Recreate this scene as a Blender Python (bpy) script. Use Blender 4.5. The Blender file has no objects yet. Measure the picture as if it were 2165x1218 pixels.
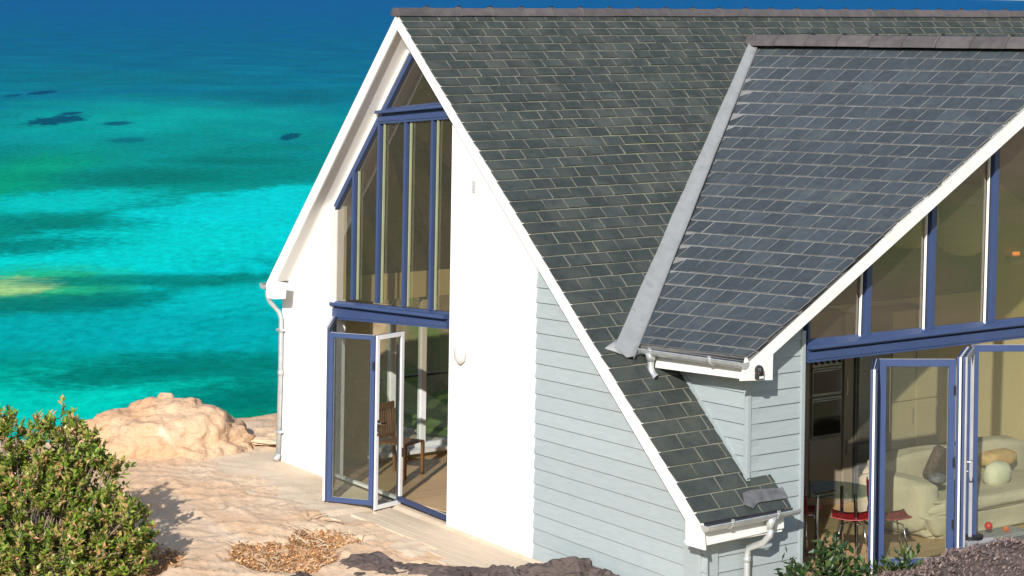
import bpy, bmesh, math, random
from math import radians, sin, cos, pi, exp
from mathutils import Vector, Matrix, noise
V = Vector
rnd = random.Random(7)
sc = bpy.context.scene
COL = sc.collection

# ------------------------------------------------------------------ camera
CX, YP, F = 1082.5, -18.7625, 5322.08          # level view with a lowered lens (architectural shift)
ROLL = math.atan(0.015)
YAW = radians(49.8912)
CAM = V((-17.426, -17.687, 5.84))
VD = V((cos(YAW), sin(YAW), 0)); RT = V((sin(YAW), -cos(YAW), 0)); UP = V((0, 0, 1))
cr, sr = cos(ROLL), sin(ROLL)
cam = bpy.data.cameras.new('camera'); camo = bpy.data.objects.new('camera', cam); COL.objects.link(camo)
cam.sensor_fit = 'HORIZONTAL'; cam.sensor_width = 36; cam.lens = F / 2165 * 36
cam.shift_y = -(609 - YP) / 2165; cam.clip_start = 0.1; cam.clip_end = 60000
Rr = RT * cr + UP * sr; Ru = -RT * sr + UP * cr
camo.matrix_world = Matrix(((Rr.x, Ru.x, -VD.x, CAM.x), (Rr.y, Ru.y, -VD.y, CAM.y), (Rr.z, Ru.z, -VD.z, CAM.z), (0, 0, 0, 1)))
sc.camera = camo

# ------------------------------------------------------------------ sky, sun, exposure
SUN_EL, SUN_AZ = radians(25.0), math.atan2(-.55, -.708)     # towards the sun: south-west
w = bpy.data.worlds.new('World'); sc.world = w; w.use_nodes = True
nt = w.node_tree; bg = nt.nodes['Background']
sky = nt.nodes.new('ShaderNodeTexSky'); sky.sky_type = 'NISHITA'; sky.sun_disc = False
sky.sun_elevation = SUN_EL; sky.sun_rotation = radians(90) - SUN_AZ; sky.air_density = 1.0; sky.dust_density = .6
nt.links.new(sky.outputs[0], bg.inputs[0]); bg.inputs[1].default_value = 0.15
sl = bpy.data.lights.new('sun', 'SUN'); sl.energy = 5.0; sl.angle = radians(.5); sl.color = (1, .965, .905)
so = bpy.data.objects.new('sun', sl); COL.objects.link(so)
sd = V((cos(SUN_EL) * cos(SUN_AZ), cos(SUN_EL) * sin(SUN_AZ), sin(SUN_EL)))
so.rotation_euler = sd.to_track_quat('Z', 'Y').to_euler(); so.location = (-20, -20, 25)
sc.view_settings.view_transform = 'Standard'; sc.view_settings.look = 'None'
sc.view_settings.exposure = 0.2; sc.view_settings.gamma = 1; sc.view_settings.use_curve_mapping = False
sc.render.engine = 'CYCLES'; sc.cycles.max_bounces = 10; sc.cycles.transparent_max_bounces = 12
sc.cycles.caustics_reflective = False; sc.cycles.caustics_refractive = False

# ------------------------------------------------------------------ survey helpers: sight lines met with real planes
def ray(u, v):
    du, dv = u - CX, v - YP
    return VD * F + RT * (du * cr + dv * sr) - UP * (-du * sr + dv * cr)
def onX(u, v, x): r = ray(u, v); return CAM + r * ((x - CAM.x) / r.x)
def onY(u, v, y): r = ray(u, v); return CAM + r * ((y - CAM.y) / r.y)
def onZ(u, v, z): r = ray(u, v); return CAM + r * ((z - CAM.z) / r.z)
def onP(u, v, p, n): r = ray(u, v); return CAM + r * ((p - CAM).dot(n) / r.dot(n))

# ------------------------------------------------------------------ materials
def new_mat(name):
    m = bpy.data.materials.new(name); m.use_nodes = True
    n = m.node_tree; b = n.nodes['Principled BSDF']
    return m, n, b
def N(n, t, **k):
    x = n.nodes.new(t)
    for a, b in k.items(): setattr(x, a, b)
    return x
def rgb(c): return (c[0], c[1], c[2], 1)
def mat(name, c1, c2=None, scale=6, rough=.7, bump=0, bscale=None, metal=0, island=0, spec=.5, stretch=(1, 1, 1), detail=6, coat=0, c3=None, s3=1.5, trans=0, gen=False, r3=(.45, .62)):
    m, n, b = new_mat(name)
    b.inputs['Roughness'].default_value = rough; b.inputs['Metallic'].default_value = metal
    b.inputs['Specular IOR Level'].default_value = spec
    if coat: b.inputs['Coat Weight'].default_value = coat; b.inputs['Coat Roughness'].default_value = .1
    L = n.links.new
    geo = N(n, 'ShaderNodeNewGeometry')
    mp = N(n, 'ShaderNodeMapping'); mp.inputs['Scale'].default_value = stretch
    L(geo.outputs['Position'], mp.inputs[0])
    c2 = c2 or tuple(x * .85 for x in c1)
    tx = N(n, 'ShaderNodeTexNoise'); tx.inputs['Scale'].default_value = scale; tx.inputs['Detail'].default_value = detail
    L(mp.outputs[0], tx.inputs['Vector'])
    mx = N(n, 'ShaderNodeMix', data_type='RGBA'); mx.inputs['A'].default_value = rgb(c1); mx.inputs['B'].default_value = rgb(c2)
    cr_ = N(n, 'ShaderNodeMapRange'); cr_.inputs['From Min'].default_value = .35; cr_.inputs['From Max'].default_value = .65
    L(tx.outputs['Fac'], cr_.inputs[0]); L(cr_.outputs[0], mx.inputs['Factor'])
    out = mx.outputs['Result']
    if c3:
        t3 = N(n, 'ShaderNodeTexNoise'); t3.inputs['Scale'].default_value = s3; t3.inputs['Detail'].default_value = 8
        L(mp.outputs[0], t3.inputs['Vector'])
        r = N(n, 'ShaderNodeMapRange'); r.inputs['From Min'].default_value = r3[0]; r.inputs['From Max'].default_value = r3[1]; L(t3.outputs['Fac'], r.inputs[0])
        m3 = N(n, 'ShaderNodeMix', data_type='RGBA'); m3.inputs['B'].default_value = rgb(c3)
        L(out, m3.inputs['A']); L(r.outputs[0], m3.inputs['Factor']); out = m3.outputs['Result']
    if island:
        oi = N(n, 'ShaderNodeObjectInfo'); ad = N(n, 'ShaderNodeMath', operation='ADD')
        L(oi.outputs['Random'], ad.inputs[0]); L(geo.outputs['Random Per Island'], ad.inputs[1])
        fr = N(n, 'ShaderNodeMath', operation='FRACT'); L(ad.outputs[0], fr.inputs[0])
        pw = N(n, 'ShaderNodeMath', operation='POWER'); pw.inputs[1].default_value = 1.6; L(fr.outputs[0], pw.inputs[0])
        mr = N(n, 'ShaderNodeMapRange'); mr.inputs['To Min'].default_value = 1 - island; mr.inputs['To Max'].default_value = 1 + island * 1.3
        L(pw.outputs[0], mr.inputs[0])
        hs = N(n, 'ShaderNodeHueSaturation'); L(out, hs.inputs['Color']); L(mr.outputs[0], hs.inputs['Value']); out = hs.outputs[0]
    L(out, b.inputs['Base Color'])
    if bump:
        t2 = N(n, 'ShaderNodeTexNoise'); t2.inputs['Scale'].default_value = bscale or scale * 4; t2.inputs['Detail'].default_value = 8
        L(mp.outputs[0], t2.inputs['Vector'])
        bp = N(n, 'ShaderNodeBump'); bp.inputs['Strength'].default_value = min(bump, 1); bp.inputs['Distance'].default_value = .01 * max(1, bump)
        L(t2.outputs['Fac'], bp.inputs['Height']); L(bp.outputs[0], b.inputs['Normal'])
    if trans: b.inputs['Subsurface Weight'].default_value = 0
    return m
def glass_mat(name, tint, boost=1.0, ior=1.5, film=None, fa=0):
    m = bpy.data.materials.new(name); m.use_nodes = True; n = m.node_tree; n.nodes.clear(); L = n.links.new
    o = N(n, 'ShaderNodeOutputMaterial'); t = N(n, 'ShaderNodeBsdfTransparent'); t.inputs[0].default_value = rgb(tint)
    g = N(n, 'ShaderNodeBsdfGlossy'); g.inputs['Roughness'].default_value = .004; g.inputs[0].default_value = (.95, .97, 1, 1)
    fr = N(n, 'ShaderNodeFresnel'); fr.inputs[0].default_value = ior
    ml = N(n, 'ShaderNodeMath', operation='MULTIPLY', use_clamp=True); ml.inputs[1].default_value = boost
    mx = N(n, 'ShaderNodeMixShader'); ge = N(n, 'ShaderNodeNewGeometry'); fm = N(n, 'ShaderNodeMath', operation='SUBTRACT'); fm.inputs[0].default_value = 1; L(ge.outputs['Backfacing'], fm.inputs[1])
    m2 = N(n, 'ShaderNodeMath', operation='MULTIPLY'); L(fr.outputs[0], ml.inputs[0]); L(ml.outputs[0], m2.inputs[0]); L(fm.outputs[0], m2.inputs[1]); L(m2.outputs[0], mx.inputs[0])
    base = t.outputs[0]
    if film:      # dried salt and dust on the outside of the pane
        df = N(n, 'ShaderNodeBsdfDiffuse'); df.inputs[0].default_value = rgb(film); m3 = N(n, 'ShaderNodeMixShader')
        nz_ = N(n, 'ShaderNodeTexNoise'); nz_.inputs['Scale'].default_value = 34; nz_.inputs['Detail'].default_value = 8; L(ge.outputs['Position'], nz_.inputs['Vector'])
        mr_ = N(n, 'ShaderNodeMapRange'); mr_.inputs['From Min'].default_value = .3; mr_.inputs['From Max'].default_value = .75; mr_.inputs['To Min'].default_value = fa * .6; mr_.inputs['To Max'].default_value = fa * 1.7
        L(nz_.outputs['Fac'], mr_.inputs[0]); L(mr_.outputs[0], m3.inputs[0]); L(t.outputs[0], m3.inputs[1]); L(df.outputs[0], m3.inputs[2]); base = m3.outputs[0]
    L(base, mx.inputs[1]); L(g.outputs[0], mx.inputs[2]); L(mx.outputs[0], o.inputs[0])
    return m

M = {}
M['render'] = mat('white_render', (.82, .815, .80), (.76, .755, .74), 2.2, .9, .5, 60, c3=(.66, .62, .54), s3=1.6, r3=(.60, .85))
M['trim'] = mat('white_trim', (.80, .79, .76), (.74, .73, .69), 5, .45, .05, 30)
M['soffit'] = mat('soffit_paint', (.87, .84, .79), (.83, .80, .75), 4, .6)
M['clad'] = mat('pale_grey_green_board', (.335, .38, .385), (.312, .356, .362), 5, .65, .3, 90, stretch=(1, 1, 5), island=.03)
M['slate'] = mat('green_grey_slate', (.036, .044, .041), (.048, .056, .052), 14, .62, .5, 60, island=.13, c3=(.062, .070, .060), s3=3, spec=.35)
M['slate2'] = mat('blue_grey_slate', (.048, .058, .067), (.061, .072, .080), 14, .6, .5, 60, island=.14, c3=(.08, .095, .092), s3=2.4, r3=(.58, .78), spec=.35)
M['joint'] = mat('lichen_joint', (.22, .22, .175), (.17, .17, .135), 10, .95, .3, c3=(.235, .23, .15), s3=.8, r3=(.55, .75))
M['joint2'] = mat('mortar_joint', (.25, .245, .235), (.19, .185, .18), 10, .95, .3)
M['ridge'] = mat('brown_clay_ridge', (.078, .066, .066), (.105, .09, .088), 9, .8, .4, 50, island=.12)
M['lead'] = mat('weathered_lead', (.25, .256, .252), (.30, .306, .302), 5, .6, .3, 10, c3=(.20, .205, .205), s3=5, r3=(.55, .75))
M['leadd'] = mat('dark_lead', (.085, .085, .09), (.16, .16, .165), 9, .5, .4, 30)
M['zinc'] = mat('galvanised_steel', (.62, .64, .64), (.50, .52, .52), 14, .35, .1, metal=.55)
M['dark'] = mat('dark_gutter_lining', (.025, .025, .035), (.04, .04, .05), 20, .6)
M['blue'] = mat('blue_powder_coat', (.043, .070, .165), (.039, .063, .150), 3, .38, spec=.5)
M['bead'] = mat('pale_green_bead', (.30, .33, .19), None, 3, .5)
M['opal'] = mat('opal_shade', (.60, .59, .55), (.56, .55, .51), 3, .3)
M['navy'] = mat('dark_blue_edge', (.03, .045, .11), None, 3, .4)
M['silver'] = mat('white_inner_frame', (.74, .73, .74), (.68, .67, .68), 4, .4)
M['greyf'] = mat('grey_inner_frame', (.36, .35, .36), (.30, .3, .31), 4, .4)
M['black'] = mat('black_plastic', (.015, .015, .017), None, 4, .45)
M['glass'] = glass_mat('window_glass', (.90, .92, .88), 1.6, film=(.4, .38, .32), fa=.03)
M['glassr'] = glass_mat('salty_window_glass', (.80, .76, .66), 3.2, film=(.38, .34, .25), fa=.045)
M['glasst'] = glass_mat('table_glass', (.72, .82, .78), 1.6)
M['cream'] = mat('cream_wall', (.72, .68, .47), (.68, .64, .44), 2, .9)
M['creamw'] = mat('white_wall', (.70, .69, .62), (.66, .65, .58), 2, .9)
M['timber'] = mat('timber_ceiling', (.20, .155, .09), (.15, .115, .065), 3, .7, .2, 30, stretch=(1, 8, 8))
M['oak'] = mat('oak_floor', (.50, .33, .17), (.42, .27, .135), 2, .45, .1, 20, stretch=(1, 10, 1), island=.08)
M['cupb'] = mat('pale_cupboard', (.60, .56, .40), (.56, .52, .37), 2, .5)
M['unit'] = mat('kitchen_unit', (.30, .25, .18), (.27, .23, .17), 2, .4)
M['steel'] = mat('brushed_steel', (.30, .30, .29), (.25, .25, .24), 3, .35, metal=.6, stretch=(1, 1, 12))
M['chrome'] = mat('chrome', (.75, .75, .76), None, 3, .12, metal=1)
M['oven'] = mat('oven_glass', (.012, .010, .008), None, 3, .08)
M['red'] = mat('red_seat', (.27, .008, .012), (.23, .007, .01), 3, .35)
M['sofa'] = mat('cream_loose_cover', (.50, .44, .32), (.44, .385, .275), 3, .9, 1, 9)
M['cush'] = mat('dark_brown_cushion', (.07, .05, .035), (.11, .08, .07), 30, .95, .6, 60)
M['cushc'] = mat('pale_cushion', (.60, .57, .42), (.55, .52, .38), 6, .9, .4, 20)
M['throw'] = mat('tan_fur_throw', (.55, .36, .16), (.45, .28, .12), 14, 1, 1, 60)
M['grey'] = mat('grey_plastic', (.12, .12, .13), (.16, .16, .17), 8, .5)
M['paper'] = mat('paper_shade', (.80, .74, .58), (.74, .68, .53), 3, .9, .3, 40, stretch=(1, 1, 8))
M['ball'] = mat('red_plastic_ball', (.65, .04, .03), None, 3, .35)
M['orange'] = mat('orange_plastic', (.7, .16, .04), None, 3, .4)
M['teak'] = mat('teak', (.22, .10, .04), (.17, .075, .03), 6, .55, .3, 30, stretch=(6, 6, 1))
M['bark'] = mat('branch_bark', (.36, .27, .20), (.25, .18, .13), 20, .9, .6, 60)
M['twig'] = mat('dry_twig', (.62, .50, .36), (.45, .33, .2), 20, .9)
M['straw'] = mat('dry_fibre', (.25, .18, .155), (.15, .10, .085), 9, .95, .5, 60, island=.5)
def rock_mat(name, a, b, c, d, bump=1.0):
    m, n, bs = new_mat(name); L = n.links.new
    bs.inputs['Roughness'].default_value = .93; bs.inputs['Specular IOR Level'].default_value = .2
    g = N(n, 'ShaderNodeNewGeometry')
    mp = N(n, 'ShaderNodeMapping'); mp.inputs['Scale'].default_value = (1, 1, 1.6); mp.inputs['Rotation'].default_value = (0, 0, .9); L(g.outputs['Position'], mp.inputs[0])
    def nz(s, det=9, dist=0, lac=2):
        t = N(n, 'ShaderNodeTexNoise'); t.inputs['Scale'].default_value = s; t.inputs['Detail'].default_value = det; t.inputs['Distortion'].default_value = dist
        L(mp.outputs[0], t.inputs['Vector']); return t.outputs['Fac']
    def rg(x, lo, hi):
        r = N(n, 'ShaderNodeMapRange'); r.interpolation_type = 'SMOOTHSTEP'; r.inputs['From Min'].default_value = lo; r.inputs['From Max'].default_value = hi; L(x, r.inputs[0]); return r.outputs[0]
    def mx(A, B, f):
        x = N(n, 'ShaderNodeMix', data_type='RGBA')
        for k, q in (('A', A), ('B', B)):
            if isinstance(q, tuple): x.inputs[k].default_value = rgb(q)
            else: L(q, x.inputs[k])
        L(f, x.inputs['Factor']); return x.outputs['Result']
    o = mx(a, b, rg(nz(.8, 9, .6), .38, .64))
    o = mx(o, c, rg(nz(1.3, 10, 1.2), .60, .84))
    o = mx(o, d, rg(nz(5, 9, 2.2), .58, .78))
    L(o, bs.inputs['Base Color'])
    h = N(n, 'ShaderNodeMath', operation='ADD'); L(nz(14, 10, .8), h.inputs[0])
    wv = N(n, 'ShaderNodeTexWave'); wv.inputs['Scale'].default_value = 1.7; wv.inputs['Distortion'].default_value = 9; wv.inputs['Detail'].default_value = 5; wv.inputs['Detail Scale'].default_value = 1.6
    L(mp.outputs[0], wv.inputs[0]); L(wv.outputs['Fac'], h.inputs[1])
    bp = N(n, 'ShaderNodeBump'); bp.inputs['Strength'].default_value = .32 * bump; bp.inputs['Distance'].default_value = .03
    L(h.outputs[0], bp.inputs['Height']); L(bp.outputs[0], bs.inputs['Normal'])
    return m
M['rock'] = rock_mat('sunlit_sandstone', (.60, .40, .25), (.62, .46, .32), (.74, .63, .49), (.48, .28, .15))
M['soil'] = mat('leaf_litter_soil', (.42, .22, .10), (.30, .14, .06), 22, 1, 1, 70, c3=(.55, .38, .24), s3=12)
M['litter'] = mat('dry_leaf_litter', (.56, .33, .15), (.42, .20, .08), 30, .9, island=.6)
M['darkrock'] = rock_mat('dark_rock', (.08, .06, .052), (.12, .092, .083), (.20, .175, .17), (.022, .014, .010), 2.4)
M['boulder'] = rock_mat('orange_boulder', (.56, .33, .19), (.60, .40, .255), (.80, .70, .57), (.42, .22, .11), 1.7)
M['apron'] = mat('sandy_concrete', (.62, .495, .36), (.57, .445, .32), 2.5, .95, .6, 30, c3=(.56, .40, .27), s3=5, r3=(.55, .8))
M['sand'] = mat('pale_decking', (.61, .49, .36), (.56, .44, .32), 3, .9, .3, 40, stretch=(8, 1, 1), island=.04)
M['hill'] = mat('dry_hillside', (.40, .29, .17), (.30, .22, .13), .9, 1, 1, 3, c3=(.20, .24, .08), s3=.16, r3=(.48, .6))
M['grass'] = mat('lawn_green', (.10, .17, .035), (.13, .19, .05), 3, 1, 1, 30)
M['brush'] = mat('brown_hedge', (.38, .27, .17), (.28, .19, .11), 6, 1, 1, 20, c3=(.18, .24, .07), s3=1.2)
def leaf_mat(name, a, b, c):
    m, n, bs = new_mat(name); L = n.links.new
    g = N(n, 'ShaderNodeNewGeometry'); r = N(n, 'ShaderNodeValToRGB')
    e = r.color_ramp.elements; e[0].color = rgb(a); e[0].position = .0; e[1].color = rgb(b); e[1].position = .62
    x = e.new(.95); x.color = rgb(c)
    L(g.outputs['Random Per Island'], r.inputs[0]); L(r.outputs[0], bs.inputs['Base Color'])
    bs.inputs['Roughness'].default_value = .38
    t = N(n, 'ShaderNodeBsdfTranslucent'); L(r.outputs[0], t.inputs[0]); mx = N(n, 'ShaderNodeMixShader'); mx.inputs[0].default_value = .28
    L(bs.outputs[0], mx.inputs[1]); L(t.outputs[0], mx.inputs[2]); L(mx.outputs[0], n.nodes['Material Output'].inputs[0])
    return m
M['leaf'] = leaf_mat('shrub_leaf', (.035, .08, .012), (.29, .41, .05), (.62, .33, .17))
M['leaf2'] = leaf_mat('dark_glossy_leaf', (.012, .035, .010), (.028, .07, .016), (.08, .14, .03))
def emis(name, c, s):
    m, n, b = new_mat(name); b.inputs['Emission Color'].default_value = rgb(c); b.inputs['Emission Strength'].default_value = s; b.inputs['Base Color'].default_value = rgb(c); return m

# ------------------------------------------------------------------ object helpers
def link(name, me, m=None, parent=None, loc=None):
    o = bpy.data.objects.new(name, me); COL.objects.link(o)
    if m:
        for x in (m if isinstance(m, (list, tuple)) else [m]): me.materials.append(M[x] if isinstance(x, str) else x)
    if parent: o.parent = parent
    if loc: o.location = loc
    return o
def thing(name, label, cat, loc=(0, 0, 0), rotz=0, group=None):
    o = bpy.data.objects.new(name, None); COL.objects.link(o); o.location = loc; o.rotation_euler = (0, 0, rotz)
    o.empty_display_size = .1
    tag(o, label, cat, group); return o
def tag(o, label, cat=None, group=None):
    o['label'] = label
    if cat: o['category'] = cat
    if group: o['group'] = group
    return o
class MB:
    def __init__(s): s.v = []; s.f = []; s.mi = []
    def add(s, vs, fs, mi=0):
        b = len(s.v); s.v += [tuple(v) for v in vs]
        for k, f in enumerate(fs): s.f.append([b + i for i in f]); s.mi.append(mi[k] if isinstance(mi, (list, tuple)) else mi)
        return s
    def prism(s, pts, off, mi=0, side=None):
        """polygon pts extruded by vector off"""
        n = len(pts); pts = [V(p) for p in pts]; off = V(off)
        nn = V((0, 0, 0))
        for i in range(n): nn += pts[i].cross(pts[(i + 1) % n])
        if nn.dot(off) > 0: pts = pts[::-1]
        vs = pts + [p + off for p in pts]
        fs = [list(range(n)), list(range(2 * n - 1, n - 1, -1))] + [[(i + 1) % n, i, i + n, (i + 1) % n + n] for i in range(n)]
        s.add(vs, fs, [mi, mi] + [mi if side is None else side] * n); return s
    def box(s, a, b, mi=0):
        x0, y0, z0 = a; x1, y1, z1 = b
        return s.prism([(x0, y0, z0), (x1, y0, z0), (x1, y1, z0), (x0, y1, z0)], (0, 0, z1 - z0), mi)
    def bar(s, p, q, wdt, hgt, mi=0, up=(0, 0, 1)):
        p, q = V(p), V(q); d = (q - p).normalized(); u = V(up)
        sdv = d.cross(u)
        if sdv.length < 1e-4: sdv = d.cross(V((1, 0, 0)))
        sdv.normalize(); u = sdv.cross(d).normalized()
        c = [p + sdv * a * wdt / 2 + u * b * hgt / 2 for a, b in ((-1, -1), (1, -1), (1, 1), (-1, 1))]
        return s.prism(c, q - p, mi)
    def tube(s, path, r, n=10, mi=0, caps=True):
        path = [V(p) for p in path]; rings = []
        pr = None
        for i, p in enumerate(path):
            d = (path[min(i + 1, len(path) - 1)] - path[max(i - 1, 0)]).normalized()
            a = pr if pr else (V((0, 0, 1)) if abs(d.z) < .9 else V((1, 0, 0)))
            a = (a - d * a.dot(d)).normalized(); pr = a; b = d.cross(a)
            rr = r[i] if isinstance(r, (list, tuple)) else r
            rings.append([p + (a * cos(2 * pi * k / n) + b * sin(2 * pi * k / n)) * rr for k in range(n)])
        vs = [x for rg_ in rings for x in rg_]; fs = []
        for i in range(len(path) - 1):
            for k in range(n): fs.append([i * n + k, i * n + (k + 1) % n, (i + 1) * n + (k + 1) % n, (i + 1) * n + k])
        if caps: fs += [list(range(n))[::-1], list(range((len(path) - 1) * n, len(path) * n))]
        return s.add(vs, fs, mi)
    def ellip(s, c, r, nu=20, nv=12, mi=0, f=None, z0=0.0):
        vs = []; fs = []
        for j in range(nv + 1):
            t = pi * j / nv
            for i in range(nu):
                p = 2 * pi * i / nu; d = V((sin(t) * cos(p), sin(t) * sin(p), cos(t)))
                k = f(d) if f else 1
                vs.append(V(c) + V((d.x * r[0], d.y * r[1], d.z * r[2])) * k)
        for j in range(nv):
            for i in range(nu): fs.append([j * nu + i, (j + 1) * nu + i, (j + 1) * nu + (i + 1) % nu, j * nu + (i + 1) % nu])
        return s.add(vs, fs, mi)
    def build(s, name, m, parent=None, smooth=False, bevel=0, sub=0):
        me = bpy.data.meshes.new(name); me.from_pydata(s.v, [], s.f)
        o = link(name, me, m, parent)
        me.polygons.foreach_set('material_index', s.mi)
        if smooth: me.polygons.foreach_set('use_smooth', [True] * len(s.f))
        me.update()
        if bevel:
            b = o.modifiers.new('bevel', 'BEVEL'); b.width = bevel; b.segments = 2; b.limit_method = 'ANGLE'
        if sub:
            q = o.modifiers.new('sub', 'SUBSURF'); q.levels = sub; q.render_levels = sub
        return o
def clip(poly, p, n):
    """keep the part of a 3-D polygon where (x-p).n >= 0"""
    out = []; k = len(poly)
    for i in range(k):
        a, b = poly[i], poly[(i + 1) % k]; da, db = (a - p).dot(n), (b - p).dot(n)
        if da >= 0: out.append(a)
        if (da >= 0) != (db >= 0): out.append(a.lerp(b, da / (da - db)))
    return out
def dup(root, loc=None, rotz=None, label=None):
    def cp(o, par):
        c = o.copy(); COL.objects.link(c); c.parent = par
        for ch in o.children: cp(ch, c)
        return c
    r = cp(root, None)
    if loc: r.location = loc
    if rotz is not None: r.rotation_euler = (0, 0, rotz)
    if label: r['label'] = label
    return r

# ================================================================== GROUND
def gz(x, y):
    return -.35 + .071 * min(max(y, -3), 9.5)
BOUL = V((-1.12, 8.25, .2))
def edge_y(x):
    if x > 1.2: return 9.3 + .25 * noise.noise(V((x * 1.3, 3, 0))) + max(0, x - 1.4) * 1.15
    return 9.3 + .25 * noise.noise(V((x * 1.3, 3, 0)))
def hgt(x, y):
    z = gz(x, y)
    n1 = noise.fractal(V((x * .9, y * .9, 0)), 1, 2.1, 6)
    near = min(1, max(0, (-x - .15) / 1.0)) if y < 7.6 else 1
    z += .045 * n1 * near
    # bedding ledges of the rock
    t = x * .55 + y * .85 + .5 * noise.noise(V((x * .8, y * .8, 5)))
    z += near * .030 * ((t * 2.2) % 1.0) ** 4
    rdg = 1 - abs(noise.noise(V((x * 1.7 + 4, y * 2.6, 1))))
    z += near * .03 * rdg ** 8
    z += .006 * near * noise.fractal(V((x * 7, y * 7, 2)), .9, 2, 4)
    if -1.25 < x < -.02 and .6 < y < 5.0: z -= .035
    # hollow with leaf litter
    for (cx, cy, r, dp) in PITS:
        d = math.hypot((x - cx), (y - cy)) / r + .35 * noise.noise(V((x * 3, y * 3, 8)))
        z -= dp * max(0, 1 - max(0, d) ** 3) if d < 1 else 0
    e = y - edge_y(x)
    if e > 0: z -= min(30, e * 6 + e * e * 8)
    if .12 < x < 11.8 and .15 < y < 7.1: z = min(z, -.5)
    # broad rise towards the viewer, well below the sight lines
    far = max(0, math.hypot(x - 1, y - 3) - 9)
    if y < 4 or x < -5: z += min(4.2, far * .17) * (1 if y < 4 else max(0, 1 - (y - 4) / 4))
    return z
PITS = [(onZ(600, 1180, -.1).x, onZ(600, 1180, -.1).y, .60, .14), (onZ(690, 1150, -.1).x, onZ(690, 1150, -.1).y, .42, .12), (onZ(250, 1200, -.1).x, onZ(250, 1200, -.1).y, .7, .06)]
def axis(lo, hi, n): return [lo + (hi - lo) * i / (n - 1) for i in range(n)]
xs = [-60, -40, -28, -20, -15, -11, -8.5] + axis(-7, .6, 200) + [.9, 1.3, 1.8, 2.4, 3, 3.6, 4.4, 5.4, 7, 9, 12, 16, 22, 30, 45, 70, 110]
ys = [-90, -60, -40, -28, -20, -14, -9, -6, -4, -2.5, -1.5, -.7] + axis(-.2, 10.2, 270) + [10.6, 11.2, 12, 13, 14, 15, 16, 17, 18, 18.5, 19, 20, 21.5, 24, 28]
me = bpy.data.meshes.new('rock_ground')
vs = [(x, y, hgt(x, y)) for y in ys for x in xs]
nx = len(xs); fs = [[j * nx + i, j * nx + i + 1, (j + 1) * nx + i + 1, (j + 1) * nx + i] for j in range(len(ys) - 1) for i in range(nx - 1)]
me.from_pydata(vs, [], fs)
go = link('ground', me, ['rock', 'soil', 'grass', 'hill', 'apron']); go['kind'] = 'structure'
mi = []
for f in fs:
    c = [sum(vs[i][k] for i in f) / 4 for k in (0, 1)]
    k = 0
    for (cx, cy, r, dp) in PITS:
        if math.hypot(c[0] - cx, c[1] - cy) / r + .35 * noise.noise(V((c[0] * 3, c[1] * 3, 8))) < .93: k = 1
    if c[0] > 2.4 and c[1] > 7.3 and c[1] < edge_y(c[0]) - .3: k = 2
    if k == 0 and c[1] < 7.9 and c[0] + .55 * noise.noise(V((c[0] * 2, c[1] * 1.3, 4))) + .2 * noise.noise(V((c[0] * 9, c[1] * 9, 4))) > -.85: k = 4
    if (c[0] < -7.5 or c[1] < -3): k = 3
    mi.append(k)
me.polygons.foreach_set('material_index', mi); me.polygons.foreach_set('use_smooth', [True] * len(fs))

# decking boards set in the rock along the white wall
dkt = thing('decking', 'weathered pale boards along the foot of the white wall', 'decking', (-.6, 3, gz(0, 3)))
for i in range(8):
    x0 = -.16 - i * .14; y = .8; rr_ = random.Random(40 + i); ye = 4.9 - .12 * i * rr_.random() - (.35 * i if i > 3 else 0)
    while y < ye:
        y2 = min(y + rr_.uniform(1.0, 1.9), ye); h0, h1 = gz(0, y) - .012 + rr_.uniform(-.003, .003), gz(0, y2) - .012
        mbx = []
        pts = [(x0 + .066, y + .004, h0), (x0 - .066, y + .004, h0), (x0 - .066, y2, h1), (x0 + .066, y2, h1)]
        me_ = bpy.data.meshes.new('board'); o3 = V((-.6, 3, gz(0, 3)))
        vv = [tuple(V(p) - o3) for p in pts] + [tuple(V(p) - o3 - V((0, 0, .03))) for p in pts]
        me_.from_pydata(vv, [], [[0, 1, 2, 3], [7, 6, 5, 4], [0, 4, 5, 1], [1, 5, 6, 2], [2, 6, 7, 3], [3, 7, 4, 0]])
        link('board', me_, 'sand', dkt); y = y2

# hillside around the bay, behind and beside the viewer (it is what the panes mirror)
mb = MB(); nA = 90; prof = [(28, -1), (36, 1.2), (50, 5), (75, 10), (110, 17), (170, 24), (260, 25), (300, -30)]
vs = []; fs = []
for i in range(nA + 1):
    a = radians(106 + (352 - 106) * i / nA)
    for (r, z) in prof:
        x, y = r * cos(a), r * sin(a)
        fade = min(1, i / 8) * min(1, (nA - i) / 8)
        if i < 8 or i > nA - 8: zz = z * fade - 24 * (1 - fade)
        else: zz = z
        vs.append((x, y, zz + (3 * noise.fractal(V((x * .03, y * .03, 0)), 1, 2, 4) if r > 30 else 0)))
k = len(prof)
for i in range(nA):
    for j in range(k - 1): fs.append([i * k + j, (i + 1) * k + j, (i + 1) * k + j + 1, i * k + j + 1])
o = mb.add(vs, fs).build('hillside', 'hill', smooth=True); o['kind'] = 'structure'

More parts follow.
